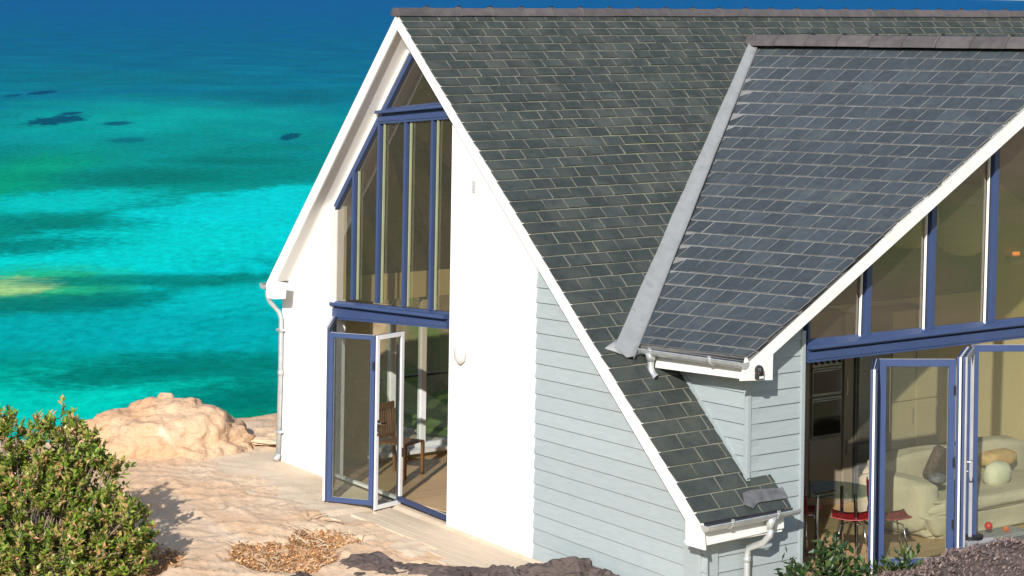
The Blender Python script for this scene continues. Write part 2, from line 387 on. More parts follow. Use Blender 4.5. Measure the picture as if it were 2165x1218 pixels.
# ================================================================== SEA
SEA_Z = -22.0
m, n, bs = new_mat('lagoon_water'); L = n.links.new
tc = N(n, 'ShaderNodeTexCoord'); sp = N(n, 'ShaderNodeSeparateXYZ')
wn = N(n, 'ShaderNodeTexNoise'); wn.inputs['Scale'].default_value = .028; wn.inputs['Detail'].default_value = 7; wn.inputs['Roughness'].default_value = .62
L(tc.outputs['Object'], wn.inputs['Vector']); L(tc.outputs['Object'], sp.inputs[0])
def mth(op, a, b=None, clampv=False):
    x = N(n, 'ShaderNodeMath', operation=op, use_clamp=clampv)
    for i, q in enumerate((a, b)):
        if q is None: continue
        if isinstance(q, (int, float)): x.inputs[i].default_value = q
        else: L(q, x.inputs[i])
    return x.outputs[0]
X, Y = sp.outputs['X'], sp.outputs['Y']              # local Y runs out to sea, X along the shore
KH = F * (5.84 - SEA_Z)
def dist_at(v): return KH / (v - YP)
# depth measured as 1000 m / distance, shore slanting with X
def at_uv(u, v):
    r = ray(u, v); p = CAM + r * ((SEA_Z - CAM.z) / r.z); q = p - V((CAM.x, CAM.y, SEA_Z)); return q.dot(RT), q.dot(VD)
inv = mth('DIVIDE', 1000.0, mth('MAXIMUM', Y, 20.0))
ang = mth('DIVIDE', X, mth('MAXIMUM', Y, 20.0))       # slope of the shoreline bands
wob = mth('MULTIPLY', mth('SUBTRACT', wn.outputs['Fac'], .5), 2.0)
# image row equivalents: inv = 1000*(v-YP)/KH
def iv(v): return 1000 * (v - YP) / KH
t = mth('ADD', mth('MULTIPLY', inv, 1 / iv(1000)), mth('MULTIPLY', wob, .16))
ramp = N(n, 'ShaderNodeValToRGB'); e = ramp.color_ramp.elements
def px(r, g, b): return tuple(((c / 255) ** 2.2) for c in (r, g, b))
stops = [(0.0, (0, 92, 158)), (60, (0, 98, 150)), (130, (0, 106, 144)), (215, (0, 122, 152)), (290, (0, 138, 146)), (400, (0, 140, 134)), (520, (0, 145, 135)), (640, (0, 146, 140)), (780, (0, 150, 142)), (900, (0, 150, 128)), (980, (0, 150, 125))]
while len(e) < len(stops): e.new(.5)
for k_, (v, c) in enumerate(stops):
    e[k_].position = min(1, max(0, (v - YP) / (1000 - YP))) if v else 0
for k_, (v, c) in enumerate(stops): e[k_].color = rgb(px(*c))
L(t, ramp.inputs[0]); colr = ramp.outputs[0]
def mixc(A, colB, fac):
    x = N(n, 'ShaderNodeMix', data_type='RGBA'); L(A, x.inputs['A']); x.inputs['B'].default_value = rgb(colB); L(fac, x.inputs['Factor']); return x.outputs['Result']
def smooth(x, lo, hi):
    r = N(n, 'ShaderNodeMapRange'); r.interpolation_type = 'SMOOTHSTEP'; r.inputs['From Min'].default_value = lo; r.inputs['From Max'].default_value = hi; L(x, r.inputs[0]); return r.outputs[0]
def blob(u, v, ru, rv, soft=.45, nz_amt=.8, tilt=0, nsc=2.2, seed=0):
    """a patch of sea bed centred where that sight line meets the water; radii in metres from its spread"""
    x0, y0 = at_uv(u, v); x1, _ = at_uv(u + ru, v); _, ya = at_uv(u, v - rv); _, yb = at_uv(u, v + rv)
    rx, ry = abs(x1 - x0), abs(ya - yb) / 2
    a = mth('DIVIDE', mth('SUBTRACT', X, x0), rx); b = mth('DIVIDE', mth('SUBTRACT', Y, y0), ry)
    if tilt: b = mth('SUBTRACT', b, mth('MULTIPLY', a, tilt))
    d = mth('SQRT', mth('ADD', mth('MULTIPLY', a, a), mth('MULTIPLY', b, b)))
    nn = N(n, 'ShaderNodeTexNoise'); nn.inputs['Scale'].default_value = nsc / rx; nn.inputs['Detail'].default_value = 8; nn.inputs['Roughness'].default_value = .68
    mpx = N(n, 'ShaderNodeMapping'); mpx.inputs['Location'].default_value = (seed * 37, seed * 11, 0); mpx.inputs['Scale'].default_value = (1, rx / ry * 1.1, 1); mpx.inputs['Rotation'].default_value = (0, 0, .5); L(tc.outputs['Object'], mpx.inputs[0]); L(mpx.outputs[0], nn.inputs['Vector'])
    d = mth('ADD', d, mth('MULTIPLY', mth('SUBTRACT', nn.outputs['Fac'], .5), nz_amt * 2.4))
    return mth('SUBTRACT', 1.0, smooth(d, 1 - soft, 1 + soft))
# pale sand flats
SANDS = [((0, 205, 212), 560, 468, 360, 92, .14, .5, .45, 3), ((0, 208, 208), 250, 525, 330, 58, .2, .55, .35, 3), ((0, 190, 195), 560, 640, 260, 50, .35, .6, .2, 2.6),
         ((0, 172, 180), 330, 700, 620, 46, .5, .7, .05, 3.5), ((0, 205, 190), 110, 850, 300, 78, .5, .7, .15, 3), ((0, 168, 128), 540, 905, 160, 45, .7, .6, 0, 3),
         ((0, 158, 128), -60, 400, 150, 90, .7, .9, .1, 4), ((0, 190, 190), 150, 425, 190, 26, .5, 1.0, .3, 4), ((0, 160, 160), 330, 250, 300, 40, .9, .7, .1, 3), ((40, 185, 135), 60, 606, 190, 42, .5, .7, 0, 3), ((160, 210, 140), 10, 607, 105, 20, .4, .8, .05, 2.6)]
for k_, (c, u, v, ru, rv, so_, na, ti, sc_) in enumerate(SANDS):
    colr = mixc(colr, px(*c), blob(u, v, ru, rv, so_, na, ti, sc_, k_))
# weed and reef
WEED = [((0, 130, 122), 310, 592, 300, 13, .5, .8, .65, 4), ((0, 120, 118), 110, 640, 230, 20, .5, .9, .4, 4), ((0, 122, 116), 420, 775, 240, 28, .6, 1.1, .2, 5), ((0, 115, 110), 500, 845, 170, 36, .6, 1.1, .1, 5), ((0, 120, 112), 200, 800, 150, 22, .7, 1.2, .3, 5),
        ((0, 125, 120), 60, 520, 150, 20, .6, 1.2, .4, 5), ((0, 128, 122), 150, 470, 170, 16, .6, 1.2, -.2, 5), ((0, 122, 118), 330, 372, 210, 18, .6, 1.1, .15, 5), ((0, 105, 130), 600, 205, 200, 16, .9, 1.2, 0, 4), ((0, 112, 135), 250, 165, 260, 16, .9, 1.2, 0, 4),
        ((0, 62, 100), 122, 254, 52, 11, .25, 1.0, .1, 2.6), ((0, 65, 105), 88, 196, 24, 5, .3, .9, 0, 2.5), ((0, 75, 115), 28, 202, 17, 3, .4, .8, 0, 2.5), ((0, 62, 100), 150, 240, 22, 4, .3, .8, 0, 2.5),
        ((0, 80, 112), 248, 261, 30, 4.5, .35, .7, 0, 2.5), ((0, 108, 128), 270, 296, 40, 6, .45, .8, 0, 2.5), ((0, 70, 105), 613, 289, 19, 8, .3, .7, 0, 2.2), ((0, 118, 112), 500, 340, 150, 8, .6, 1.0, .1, 5),
        ((220, 235, 230), 566, 926, 46, 3.2, .3, 1.2, 0, 3), ((200, 230, 225), 520, 934, 30, 2.2, .3, 1.2, 0, 3)]
for k_, (c, u, v, ru, rv, so_, na, ti, sc_) in enumerate(WEED):
    f_ = blob(u, v, ru, rv, so_, na, ti, sc_, k_ + 20)
    colr = mixc(colr, px(*c), mth('MULTIPLY', f_, .85))
# brightness ripple: swell and wind streaks
mpw = N(n, 'ShaderNodeMapping'); mpw.inputs['Scale'].default_value = (1, .4, 1); mpw.inputs['Rotation'].default_value = (0, 0, .12); L(tc.outputs['Object'], mpw.inputs[0])
r1 = N(n, 'ShaderNodeTexNoise'); r1.inputs['Scale'].default_value = .9; r1.inputs['Detail'].default_value = 9; r1.inputs['Roughness'].default_value = .66; L(mpw.outputs[0], r1.inputs['Vector'])
r2 = N(n, 'ShaderNodeTexNoise'); r2.inputs['Scale'].default_value = .055; r2.inputs['Detail'].default_value = 8; r2.inputs['Roughness'].default_value = .7; L(mpw.outputs[0], r2.inputs['Vector'])
val = mth('ADD', mth('MULTIPLY', r1.outputs['Fac'], .75), mth('MULTIPLY', r2.outputs['Fac'], .55))
hs = N(n, 'ShaderNodeHueSaturation'); L(colr, hs.inputs['Color']); L(mth('ADD', mth('MULTIPLY', val, 1.6), -.08), hs.inputs['Value'])
sc_g = N(n, 'ShaderNodeMix', data_type='RGBA'); sc_g.blend_type = 'MULTIPLY'; sc_g.inputs['Factor'].default_value = 1; L(hs.outputs[0], sc_g.inputs['A']); sc_g.inputs['B'].default_value = (1.0, .90, .80, 1)
L(sc_g.outputs['Result'], bs.inputs['Base Color'])
bs.inputs['Roughness'].default_value = .5; bs.inputs['IOR'].default_value = 1.05; bs.inputs['Specular IOR Level'].default_value = .01
bp = N(n, 'ShaderNodeBump'); bp.inputs['Strength'].default_value = .35; bp.inputs['Distance'].default_value = .5; L(r1.outputs['Fac'], bp.inputs['Height']); L(bp.outputs[0], bs.inputs['Normal'])
M['sea'] = m
mb = MB(); mb.add([(-30000, -200, 0), (30000, -200, 0), (30000, 45000, 0), (-30000, 45000, 0)], [[0, 1, 2, 3]])
sea = mb.build('sea', 'sea'); sea['kind'] = 'structure'
sea.location = (CAM.x, CAM.y, SEA_Z); sea.rotation_euler = (0, 0, YAW - pi / 2)

# ================================================================== HOUSE
house = thing('house', 'white gabled house with slate roofs, blue framed glazing and pale green-grey boarding', 'house', (0, 0, -.3))
HO = V((0, 0, -.3))
def hb(mb, name, m, parent=None, **k):
    """build a part of the house from world coordinates"""
    p = parent or house
    off = HO
    mb.v = [tuple(V(v) - off) for v in mb.v]
    return mb.build(name, m, p, **k)
OV = -.25
A = onX(839, 25, OV); E1 = onX(1484, 1107, OV); FE = onX(562, 598, OV); Q = onY(2165, 29, A.y)
n1 = (Q - A).cross(E1 - A).normalized()
if n1.z < 0: n1 = -n1
B = onY(1579, 754, -.3); T = onY(2293, 102, -.3)
V1 = onP(1342, 725, A, n1); V2 = onP(1600, 92, A, n1)
XE = 11.9                                                     # east end of the house
ridge_d = (Q - A).normalized()
def onMain(x, y, lift=0):
    z = A.z - (n1.x * (x - A.x) + n1.y * (y - A.y)) / n1.z
    return V((x, y, z)) + n1 * lift
# --- wing slope: ruled surface between its ridge and its eave
def wing(s, y, lift=0):
    t = (y + .3) / (V2.y + .3); r = T.lerp(V2, t)
    t2 = (y + .3) / (V1.y + .3); b = B.lerp(V1, t2)
    p = r.lerp(b, s)
    return p + V((-.49, 0, .87)) * lift
WL = (T - B).length
WX = .63                                                      # west wall of the wing
# --- roof decks
mb = MB()
def slab(mbx, pts, nrm, th, mi=0): mbx.prism([p - nrm * .004 for p in pts], -nrm * th, mi)
vy = V1.y
dk = .07
slab(mb, [onMain(OV + .02, A.y), onMain(XE, A.y), onMain(XE, V2.y + .02), onMain(V2.x, V2.y), onMain(V1.x, V1.y), onMain(WX, V1.y - .02), onMain(WX, 0), onMain(.99, 0), onMain(.99, E1.y), onMain(OV + .02, E1.y)], n1, dk)
slab(mb, [onMain(V2.x + .5, V2.y), onMain(XE, V2.y), onMain(XE, 1.2), onMain(2 * T.x - B.x - .3, 1.2)], n1, dk)
main_roof = hb(mb, 'main_roof', 'joint')
mb = MB(); K = 8
for i in range(K):
    for (s0, s1) in ((0, .5), (.5, 1)):
        y0 = -.3 + (V2.y + .3) * i / K; y1 = -.3 + (V2.y + .3) * (i + 1) / K
        def lim(s): return V1.y + (V2.y - V1.y) * (1 - s)
        q = [(s0, y0), (s1, y0), (s1, y1), (s0, y1)]
        pts = [wing(s, min(y, lim(s))) for s, y in q]
        if (pts[0] - pts[3]).length < .01 and (pts[1] - pts[2]).length < .01: continue
        nn = V((-.495, 0, .869))
        vsx = [p - nn * .004 for p in pts]; mb.prism(vsx, -nn * .06)
wing_roof = hb(mb, 'wing_roof', 'joint2')
# far slopes
mb = MB(); n2 = V((0, .797, .604))
NE_ = V((XE, FE.y, FE.z))
slab(mb, [A, A + ridge_d * (XE - A.x), NE_, FE], n2, .05)
hb(mb, 'north_roof', 'slate')
mb = MB(); T2 = V((2 * T.x - B.x, B.y, B.z)); T2b = V((2 * T.x - B.x, 1.3, B.z)); slab(mb, [T, T2, T2b, V2], V((.495, 0, .869)), .08)
hb(mb, 'east_wing_roof', 'slate2')

# --- slates
def slate(pts, nrm, dn, a=.004, b=.013, th=.008):
    """pts = polygon on the slope; dn = unit vector down the slope; lower edge stands proud of the course below"""
    m0 = min(p.dot(dn) for p in pts); m1 = max(p.dot(dn) for p in pts)
    top = [p + nrm * (a + (b - a) * (p.dot(dn) - m0) / max(1e-5, m1 - m0)) for p in pts]
    return top, -nrm * th
def lay(tiles, host, mname, jname, nparts):
    tiles.sort(key=lambda t: (sum(t[0], V()) / len(t[0]) - CAM).length)
    for t, off in tiles[:nparts]:
        mb = MB(); c = sum(t, V()) / len(t); mb.prism([p - c for p in t], off, 0, 1)
        o = mb.build('slate', [mname, jname], host); o.location = c - HO
    mb = MB()
    for t, off in tiles[nparts:]: mb.prism(t, off, 0, 1)
    o = hb(mb, 'slate_courses', [mname, jname], host); o['kind'] = 'stuff'
dn1 = (E1 - A).normalized(); Lm = (E1 - A).length
rows = [0.02]
v = 28.0
while v < 1107:
    v += 16 + .0165 * (v - 28); p = onX(839 + (v - 25) / 1.677, v, OV)
    rows.append(min((p - A).dot(dn1), Lm))
    if rows[-1] >= Lm: break
tiles = []
vdir = (V2 - V1); vn = V((-vdir.y, vdir.x, 0)).normalized()   # towards the main slope side
for k in range(len(rows) - 1):
    s0, s1 = rows[k], rows[k + 1]
    if s1 - s0 < .05: continue
    f = s1 / Lm; wd = .265 + .085 * f; gap = .011; g2 = .014
    yc = (A + dn1 * ((s0 + s1) / 2)).y
    xmax = XE if yc > V2.y - .1 else V2.x + .3
    x = OV - .02; first = True; r_ = random.Random(k)
    while x < xmax:
        wk = wd * (1.5 if first and k % 2 else 1.0) * r_.uniform(.965, 1.035) + (r_.uniform(-.03, .03) if first else 0)
        first = False
        j = lambda: r_.uniform(-.0045, .0045)
        q = []
        for (xx, s) in ((x, s0 + g2), (x + wk - gap, s0 + g2), (x + wk - gap + j(), s1 + j()), (x + j(), s1 + j())):
            base = A + dn1 * s; q.append(onMain(xx, base.y))
        x += wk
        if yc > V2.y - .02: pass
        elif yc > V1.y: q = clip(q, V1 + vn * .05, vn)
        elif yc > .07: q = clip(q, V((WX - .006, 0, 0)), V((-1, 0, 0)))
        else: q = clip(q, V((.985, 0, 0)), V((-1, 0, 0)))
        if len(q) >= 3 and max((a - b).length for a in q for b in q) > .05: tiles.append(slate(q, n1, dn1, b=.012 + r_.uniform(-.004, .007)))
lay(tiles, main_roof, 'slate', 'joint', 150)
# wing slates
nW = V((-.495, .01, .869)).normalized(); dnW = (B - T).normalized()
wrows = [.03, .29, .57, .85, 1.12, 1.38, 1.64, 1.90, 2.145, 2.39]
while wrows[-1] < 5.9: wrows.append(wrows[-1] + .242)
wrows[-1] = 5.97; wrows.append(WL + .01)
tiles = []
for k in range(len(wrows) - 1):
    s0, s1 = wrows[k], wrows[k + 1]; wd = .265 - .03 * (s1 / WL); r_ = random.Random(100 + k)
    y = -.33 - (wd * .5 if k % 2 else 0); gap = .013; g2 = .014
    while y < V2.y + .3:
        wk = wd * r_.uniform(.96, 1.04); j = lambda: r_.uniform(-.0045, .0045)
        q = [wing((s0 + g2) / WL, y), wing((s0 + g2) / WL, y + wk - gap), wing((s1 + j()) / WL, y + wk - gap + j()), wing((s1 + j()) / WL, y + j())]
        y += wk
        q = clip(q, V((0, -.335, 0)), V((0, 1, 0)))
        if q: q = clip(q, V1 - vn * .05, -vn)
        if len(q) >= 3 and max((a - b).length for a in q for b in q) > .05: tiles.append(slate(q, nW, dnW, b=.011 + r_.uniform(-.004, .006)))
lay(tiles, wing_roof, 'slate2', 'joint2', 150)

# --- ridge tiles
def ridge_tiles(host, p, q, ln, w1, h1, prof, skip=0):
    d = (q - p); n_ = max(1, round(d.length / ln)); d /= n_
    for i in range(n_):
        mb = MB(); a = p + d * i; b = a + d * .985
        up = V((0, 0, 1)); sdv = d.normalized().cross(up)
        pr = [a + sdv * x + up * (z + rnd.uniform(-.003, .003)) for x, z in prof]
        mb.prism(pr, b - a, 0)
        # raised lip and clip at the joint
        mb.prism([a + (x_ := sdv * (x * 1.07)) + up * (z * 1.0 + (.012 if z > 0 else 0)) + d * .93 for x, z in prof], d * .05, 0)
        mb.box((b.x - .015, b.y - .02, b.z + prof[2][1] - .005), (b.x + .015, b.y + .02, b.z + prof[2][1] + .028), 1)
        c = a; mb.v = [tuple(V(v_) - c) for v_ in mb.v]
        o = mb.build('ridge_tile', ['ridge', 'black'], host, bevel=.004); o.location = c - HO
P1 = [(-.085, -.055), (-.07, -.012), (-.03, .036), (.03, .036), (.07, -.012), (.085, -.055)]
ridge_tiles(main_roof, A + V((-.03, 0, .01)), A + ridge_d * 11.6 + V((0, 0, .008)), .47, .1, .06, P1)
P2 = [(-.17, -.07), (-.15, -.01), (-.06, .065), (.06, .065), (.15, -.01), (.17, -.07)]
ridge_tiles(wing_roof, V2 + V((-.03, .05, .045)), T + V((0, -.02, .055)), .45, .1, .1, P2)

# --- lead valley
mb = MB(); steps = 26; vs = []; fs = []
vl0 = V1 - vdir * .055
for i in range(steps + 1):
    t = i / steps; c = vl0.lerp(V2 + vdir * .012, t); wl = .15 - .075 * t; wr = .075 - .035 * t
    jt = .010 * noise.noise(V((t * 9, 1, 1))); lap = .010 * (((t * 5.5) % 1) < .05)
    side = vn
    l_ = V((c.x, c.y, 0)) + side * (wl + jt); L_ = onMain(l_.x, l_.y, .036 + lap)
    Lk = onMain(l_.x, l_.y, .002)
    mid = V((c.x, c.y, onMain(c.x, c.y).z + .046 + lap))
    r_ = V((c.x, c.y, 0)) - side * (wr + jt)
    # height of wing slope there
    zz = c.z + (r_ - V((c.x, c.y, 0))).dot(V((.86, -.02, 0))) * .57
    R_ = V((r_.x, r_.y, zz + .042 + lap)); Rk = R_ - V((0, 0, .04))
    vs += [Lk, L_, mid, R_, Rk]
for i in range(steps):
    for k in range(4): fs.append([i * 5 + k, (i + 1) * 5 + k, (i + 1) * 5 + k + 1, i * 5 + k + 1])
mb.add(vs, fs)
# rounded apron dressed over the slates at the foot
ft = []
for (u, v) in ((1276, 740), (1300, 722), (1345, 728), (1352, 752), (1335, 757), (1310, 752), (1290, 745)): ft.append(onP(u, v, A, n1) + n1 * .02)
mb.prism(ft, n1 * .012)
hb(mb, 'valley_flashing', 'lead', smooth=True)
mb = MB()
ft = [onP(u, v, A, n1) + n1 * .018 for (u, v) in ((1568, 1046), (1580, 1040), (1652, 1034), (1664, 1056), (1600, 1066), (1590, 1078), (1572, 1070))]
mb.prism(ft, n1 * .01)
hb(mb, 'lead_apron', 'leadd')
# slate strip continuing to the right in front of the wing wall
# --- boards on the verges
def board(name, uvs, plane, pos, th, m='trim', bev=.004):
    f_ = onX if plane == 'x' else onY
    pts = [f_(u, v, pos) for u, v in uvs]
    off = V((th, 0, 0)) if plane == 'x' else V((0, th, 0))
    mb = MB().prism(pts, off); return hb(mb, name, m, bevel=bev)
board('bargeboard', [(839, 27), (1484, 1109), (1489, 1164), (1449, 1152), (1449, 1100), (839, 62)], 'x', OV, .03)
board('bargeboard', [(839, 27), (562, 600), (564, 630), (580, 633), (600, 632), (603, 598), (583, 595), (839, 62)], 'x', OV - .001, .03)
board('bargeboard', [(1579, 757), (2165, 222), (2293, 105), (2293, 152), (2165, 267), (1635, 749), (1634, 804), (1567, 806)], 'y', -.3, .03)
mb = MB(); mb.prism([T + V((0, .001, -.03)), V((2 * T.x - B.x, T.y, B.z)), V((2 * T.x - B.x - .1, T.y, B.z - .22)), T + V((0, 0, -.26))], (0, .028, 0)); hb(mb, 'bargeboard', 'trim')
# thin slate edge over the wing verge
# --- soffits under the verges
def soff(pts, nrm, th=.012, name='soffit'):
    mb = MB().prism(pts, nrm * -th); hb(mb, name, 'soffit')
a0 = onX(839, 62, OV + .031) + V((0, 0, .006)); a1 = onX(580, 597, OV + .031) + V((0, 0, .006))
soff([a0, a1, a1 + V((.37, 0, 0)), a0 + V((.37, 0, 0))], V((0, -.79, -.6)))
b0 = onX(839, 62, OV + .031) + V((0, 0, .03)); b1 = onX(1449, 1100, OV + .031) + V((0, 0, .03))
soff([b0, b1, b1 + V((.30, 0, 0)), b0 + V((.30, 0, 0))], V((0, .7, -.7)))
c0 = onY(2293, 152, -.269) + V((0, 0, .03)); c1 = onY(1635, 745, -.269) + V((0, 0, .03))
soff([c0, c1, c1 + V((0, .33, 0)), c0 + V((0, .33, 0))], V((-.5, 0, -.86)))

# --- walls (west gable)
def wallx(uvs, x, th, m='render', name='wall', base=None):
    pts = [onX(u, v, x) for u, v in uvs]
    if base is not None: pts = [V((p.x, p.y, base)) if k in base_idx else p for k, p in enumerate(pts)]
    return hb(MB().prism(pts, (th, 0, 0)), name, m)
GX = .10
# left of the glazing
P = [onX(597, 632, 0), onX(604, 590, 0), onX(680, 437, 0), onX(699, 437, 0)]
yl, yr_ = P[0].y, P[3].y
hb(MB().prism([V((0, yl, -.5)), V((0, yl, P[0].z)), P[1], P[2], P[3], V((0, yr_, -.5))], (.24, 0, 0)), 'wall', 'render')
# right of the glazing
gy = onX(950, 700, 0).y; cy = onX(1132, 700, 0).y
def under(y, drop): return V((0, y, onMain(0, y).z - drop))
hb(MB().prism([V((0, gy, -.5)), under(gy, .14), under(cy, .14), V((0, cy, -.5))], (.24, 0, 0)), 'wall', 'render')
# boarded part, backing
hb(MB().prism([V((.03, cy, -1.2)), under(cy, .14) + V((.03, 0, 0)), under(-.02, .14) + V((.03, 0, 0)), V((.03, -.02, -1.2))], (.2, 0, 0)), 'wall', 'clad')
# weatherboards, west side: lower edges run as in the survey
lines = [575, 606.8, 638.3, 670, 702.4, 734.4, 766.4, 797.2, 829.7, 862.4, 891.7, 923.2, 955.5, 986.4, 1018.7, 1049.6, 1081, 1112, 1143.6, 1176, 1208, 1240, 1272, 1304]
FX, FY = -860, 386
def lu(v): return 1138 - (v - 575) * .0264
for k in range(len(lines) - 1):
    v0, v1 = lines[k], lines[k + 1]
    def at(v, u): s = (v - FY) / (lu(v) - FX); return v + s * (u - lu(v))
    u0, ur = lu((v0 + v1) / 2), 1497
    q = [V((u0, at(v0, u0), 0)), V((ur, at(v0, ur), 0)), V((ur, at(v1, ur), 0)), V((u0, at(v1, u0), 0))]
    nb = V((-(1100 - 62), 1449 - 839, 0)).normalized()       # below the verge board
    q = clip(q, V((846 + 8, 62 - 6, 0)), nb)
    if len(q) < 3: continue
    w3 = []
    for p in q:
        s = (p.y - at(v0, p.x)) / (at(v1, p.x) - at(v0, p.x)); w3.append((onX(p.x, p.y, .028), s))
    mb = MB(); fr_ = [p + V((-.008 - .020 * s, 0, 0)) for p, s in w3]; bk = [p for p, s in w3]; m_ = len(q)
    mb.add(fr_ + bk, [list(range(m_))[::-1], list(range(m_, 2 * m_))] + [[i, (i + 1) % m_, (i + 1) % m_ + m_, i + m_] for i in range(m_)])
    hb(mb, 'weatherboard', 'clad')
# weatherboards, south side and wing side: level courses .158 m apart
z0 = onY(1587, 830.7, 0).z; ST = .1585
def wb_y(xa, xb, zt, zb, ya=.028):
    mb = MB(); vn_ = V((T.z - B.z, 0, -(T.x - B.x))).normalized()
    q = clip([V((xa, 0, zt)), V((xb, 0, zt)), V((xb, 0, zb)), V((xa, 0, zb))], B + V((0, 0, -.10)), vn_)
    if len(q) < 3: return
    m_ = len(q); fr_ = [V((p.x, ya - .008 - .020 * (zt - p.z) / (zt - zb), p.z)) for p in q]; bk = [V((p.x, ya, p.z)) for p in q]
    mb.add(fr_ + bk, [list(range(m_))[::-1], list(range(m_, 2 * m_))] + [[i, (i + 1) % m_, (i + 1) % m_ + m_, i + m_] for i in range(m_)])
    hb(mb, 'weatherboard', 'clad'); return
    vs = [(xa, ya - .008, zt), (xb, ya - .008, zt), (xb, ya - .028, zb), (xa, ya - .028, zb), (xa, ya, zt), (xb, ya, zt), (xb, ya, zb), (xa, ya, zb)]
    mb.add(vs, [[3, 2, 1, 0], [4, 5, 6, 7], [0, 1, 5, 4], [1, 2, 6, 5], [2, 3, 7, 6], [3, 0, 4, 7]]); hb(mb, 'weatherboard', 'clad')
XG = onY(1697, 950, 0).x                                       # left jamb of the south glazing
zc = z0 + ST * 9
hb(MB().prism([V((WX + .02, .03, .3)), V((WX + .02, .03, 2.2)), V((XG, .03, 2.72)), V((XG, .03, .3))], (0, .2, 0)), 'wall', 'clad')
hb(MB().prism([V((.0, .03, -1.2)), V((.0, .03, .9)), V((XG, .03, .9)), V((XG, .03, -1.2))], (0, .2, 0)), 'wall', 'clad')
while zc > -1.1:
    zt, zb = zc + ST, zc
    def vergex(z): return B.x + (z - B.z) / ((T.z - B.z) / (T.x - B.x))
    if zb > .80: xa = WX + .03
    else:
        yy = -.02; xa = .03 if zt < onMain(0, yy).z - .05 else WX + .03
    if xa < XG - .1: wb_y(xa, XG - .04, zt, zb)
    zc -= ST
# wing west wall above the catslide
zc = z0 + ST * 9
ww = V((WX + .03, 0, 0))
def mainy(z): return A.y - (A.z - z) * (E1.y - A.y) / (E1.z - A.z) * -1
hb(MB().prism([V((WX + .03, .01, .6)), V((WX + .03, .01, 2.3)), V((WX + .03, 2.2, 2.3)), V((WX + .03, 1.9, 2.2))], (.15, 0, 0)), 'wall', 'clad')
while zc > .75:
    zt, zb = min(zc + ST, 2.32), zc
    if zt - zb > .03:
        def yr(z): return max(.02, E1.y + (z - .02 - E1.z) / (A.z - E1.z) * (A.y - E1.y) + .04)
        x0 = WX + .03
        vs = [(x0 - .008, .01, zt), (x0 - .008, yr(zt), zt), (x0 - .028, yr(zb), zb), (x0 - .028, .01, zb), (x0, .01, zt), (x0, yr(zt), zt), (x0, yr(zb), zb), (x0, .01, zb)]
        mb = MB(); mb.add(vs, [[0, 1, 2, 3], [7, 6, 5, 4], [4, 5, 1, 0], [5, 6, 2, 1], [6, 7, 3, 2], [7, 4, 0, 3]]); hb(mb, 'weatherboard', 'clad')
    zc -= ST
# soaker along wall foot on the slates
mb = MB(); mb.prism([onMain(WX - .012, -.0, .02), onMain(WX - .012, 1.35, .02), onMain(WX + .02, 1.35, .02), onMain(WX + .02, -.0, .02)], n1 * .03); hb(mb, 'abutment_trim', 'clad')
# corner trims
hb(MB().box((WX - .008, -.012, .80), (WX + .045, .04, 2.05)), 'corner_trim', 'clad', bevel=.003)
hb(MB().box((-.012, -.014, -1.2), (.045, .04, .5)), 'corner_trim', 'clad', bevel=.003)
hb(MB().box((XG - .04, -.014, -1.2), (XG + .012, .10, 2.42)), 'corner_trim', 'clad', bevel=.003)

# --- fascias and gutters
def gutter(p, q, r, name='gutter', brs=3, out=V((0, -1, 0))):
    p, q = V(p), V(q); d = (q - p); mb = MB(); n_ = 10; prof = []
    dd = d.normalized(); o_ = out - dd * out.dot(dd); o_.normalize()
    for i in range(n_ + 1):
        a = pi * i / n_; prof.append((cos(a) * r, -sin(a) * r))
    outer = [(x, z) for x, z in prof]; inner = [(x * .88, z * .88) for x, z in prof][::-1]
    def ring(base, pr): return [base + o_ * x + V((0, 0, z)) for x, z in pr]
    a_, b_ = ring(p, outer), ring(q, outer); c_, e_ = ring(p, inner), ring(q, inner); k = n_ + 1
    mb.add(a_ + b_, [[i, i + 1, k + i + 1, k + i] for i in range(k - 1)], 0)
    mb.add(c_ + e_, [[i, i + 1, k + i + 1, k + i] for i in range(k - 1)], 1)
    mb.add([a_[0], b_[0], e_[-1], c_[-1]], [[0, 1, 2, 3]], 0); mb.add([a_[-1], b_[-1], e_[0], c_[0]], [[3, 2, 1, 0]], 0)
    mb.tube([p + o_ * r, q + o_ * r], r * .13, 8, 0)
    for base, s in ((p, -1), (q, 1)): mb.prism(ring(base, outer), dd * s * .006, 0)
    g = hb(mb, name, ['zinc', 'dark'], smooth=False)
    for i in range(brs):
        c = p + d * ((i + .5) / brs); mb = MB()
        mb.tube([c + o_ * (cos(pi * t / 8) * r * 1.08) + V((0, 0, -sin(pi * t / 8) * r * 1.08)) for t in range(9)], .007, 6)
        mb.box((c.x + o_.x * r - .012, c.y + o_.y * r - .012, c.z - .005), (c.x + o_.x * r + .012, c.y + o_.y * r + .012, c.z + .03))
        hb(mb, 'gutter_bracket', 'zinc', g)
    return g
# catslide eave
e2 = onMain(.99, E1.y)
fa = onX(1489, 1120, OV + .005); 
yF = E1.y + .03
mb = MB(); zt = onMain(0, yF).z - .03
mb.prism([V((OV + .03, yF, zt)), V((.93, yF, zt)), V((.93, yF, zt - .20)), V((OV + .03, yF, zt - .235))], (0, .025, 0)); hb(mb, 'fascia', 'trim', bevel=.003)
mb = MB().box((OV + .03, yF + .025, zt - .235), (.93, .0, zt - .215)); hb(mb, 'soffit', 'soffit')
gutter((OV - .0, yF - .075, zt - .015), (1.03, yF - .075, zt + .0), .062, brs=2)
mb = MB().prism([onMain(OV + .03, E1.y + .10, -.012), onMain(.9, E1.y + .10, -.012), V((.9, yF - .03, zt - .0)), V((OV + .03, yF - .03, zt - .0))], (0, 0, -.008)); hb(mb, 'eave_tray', 'dark')
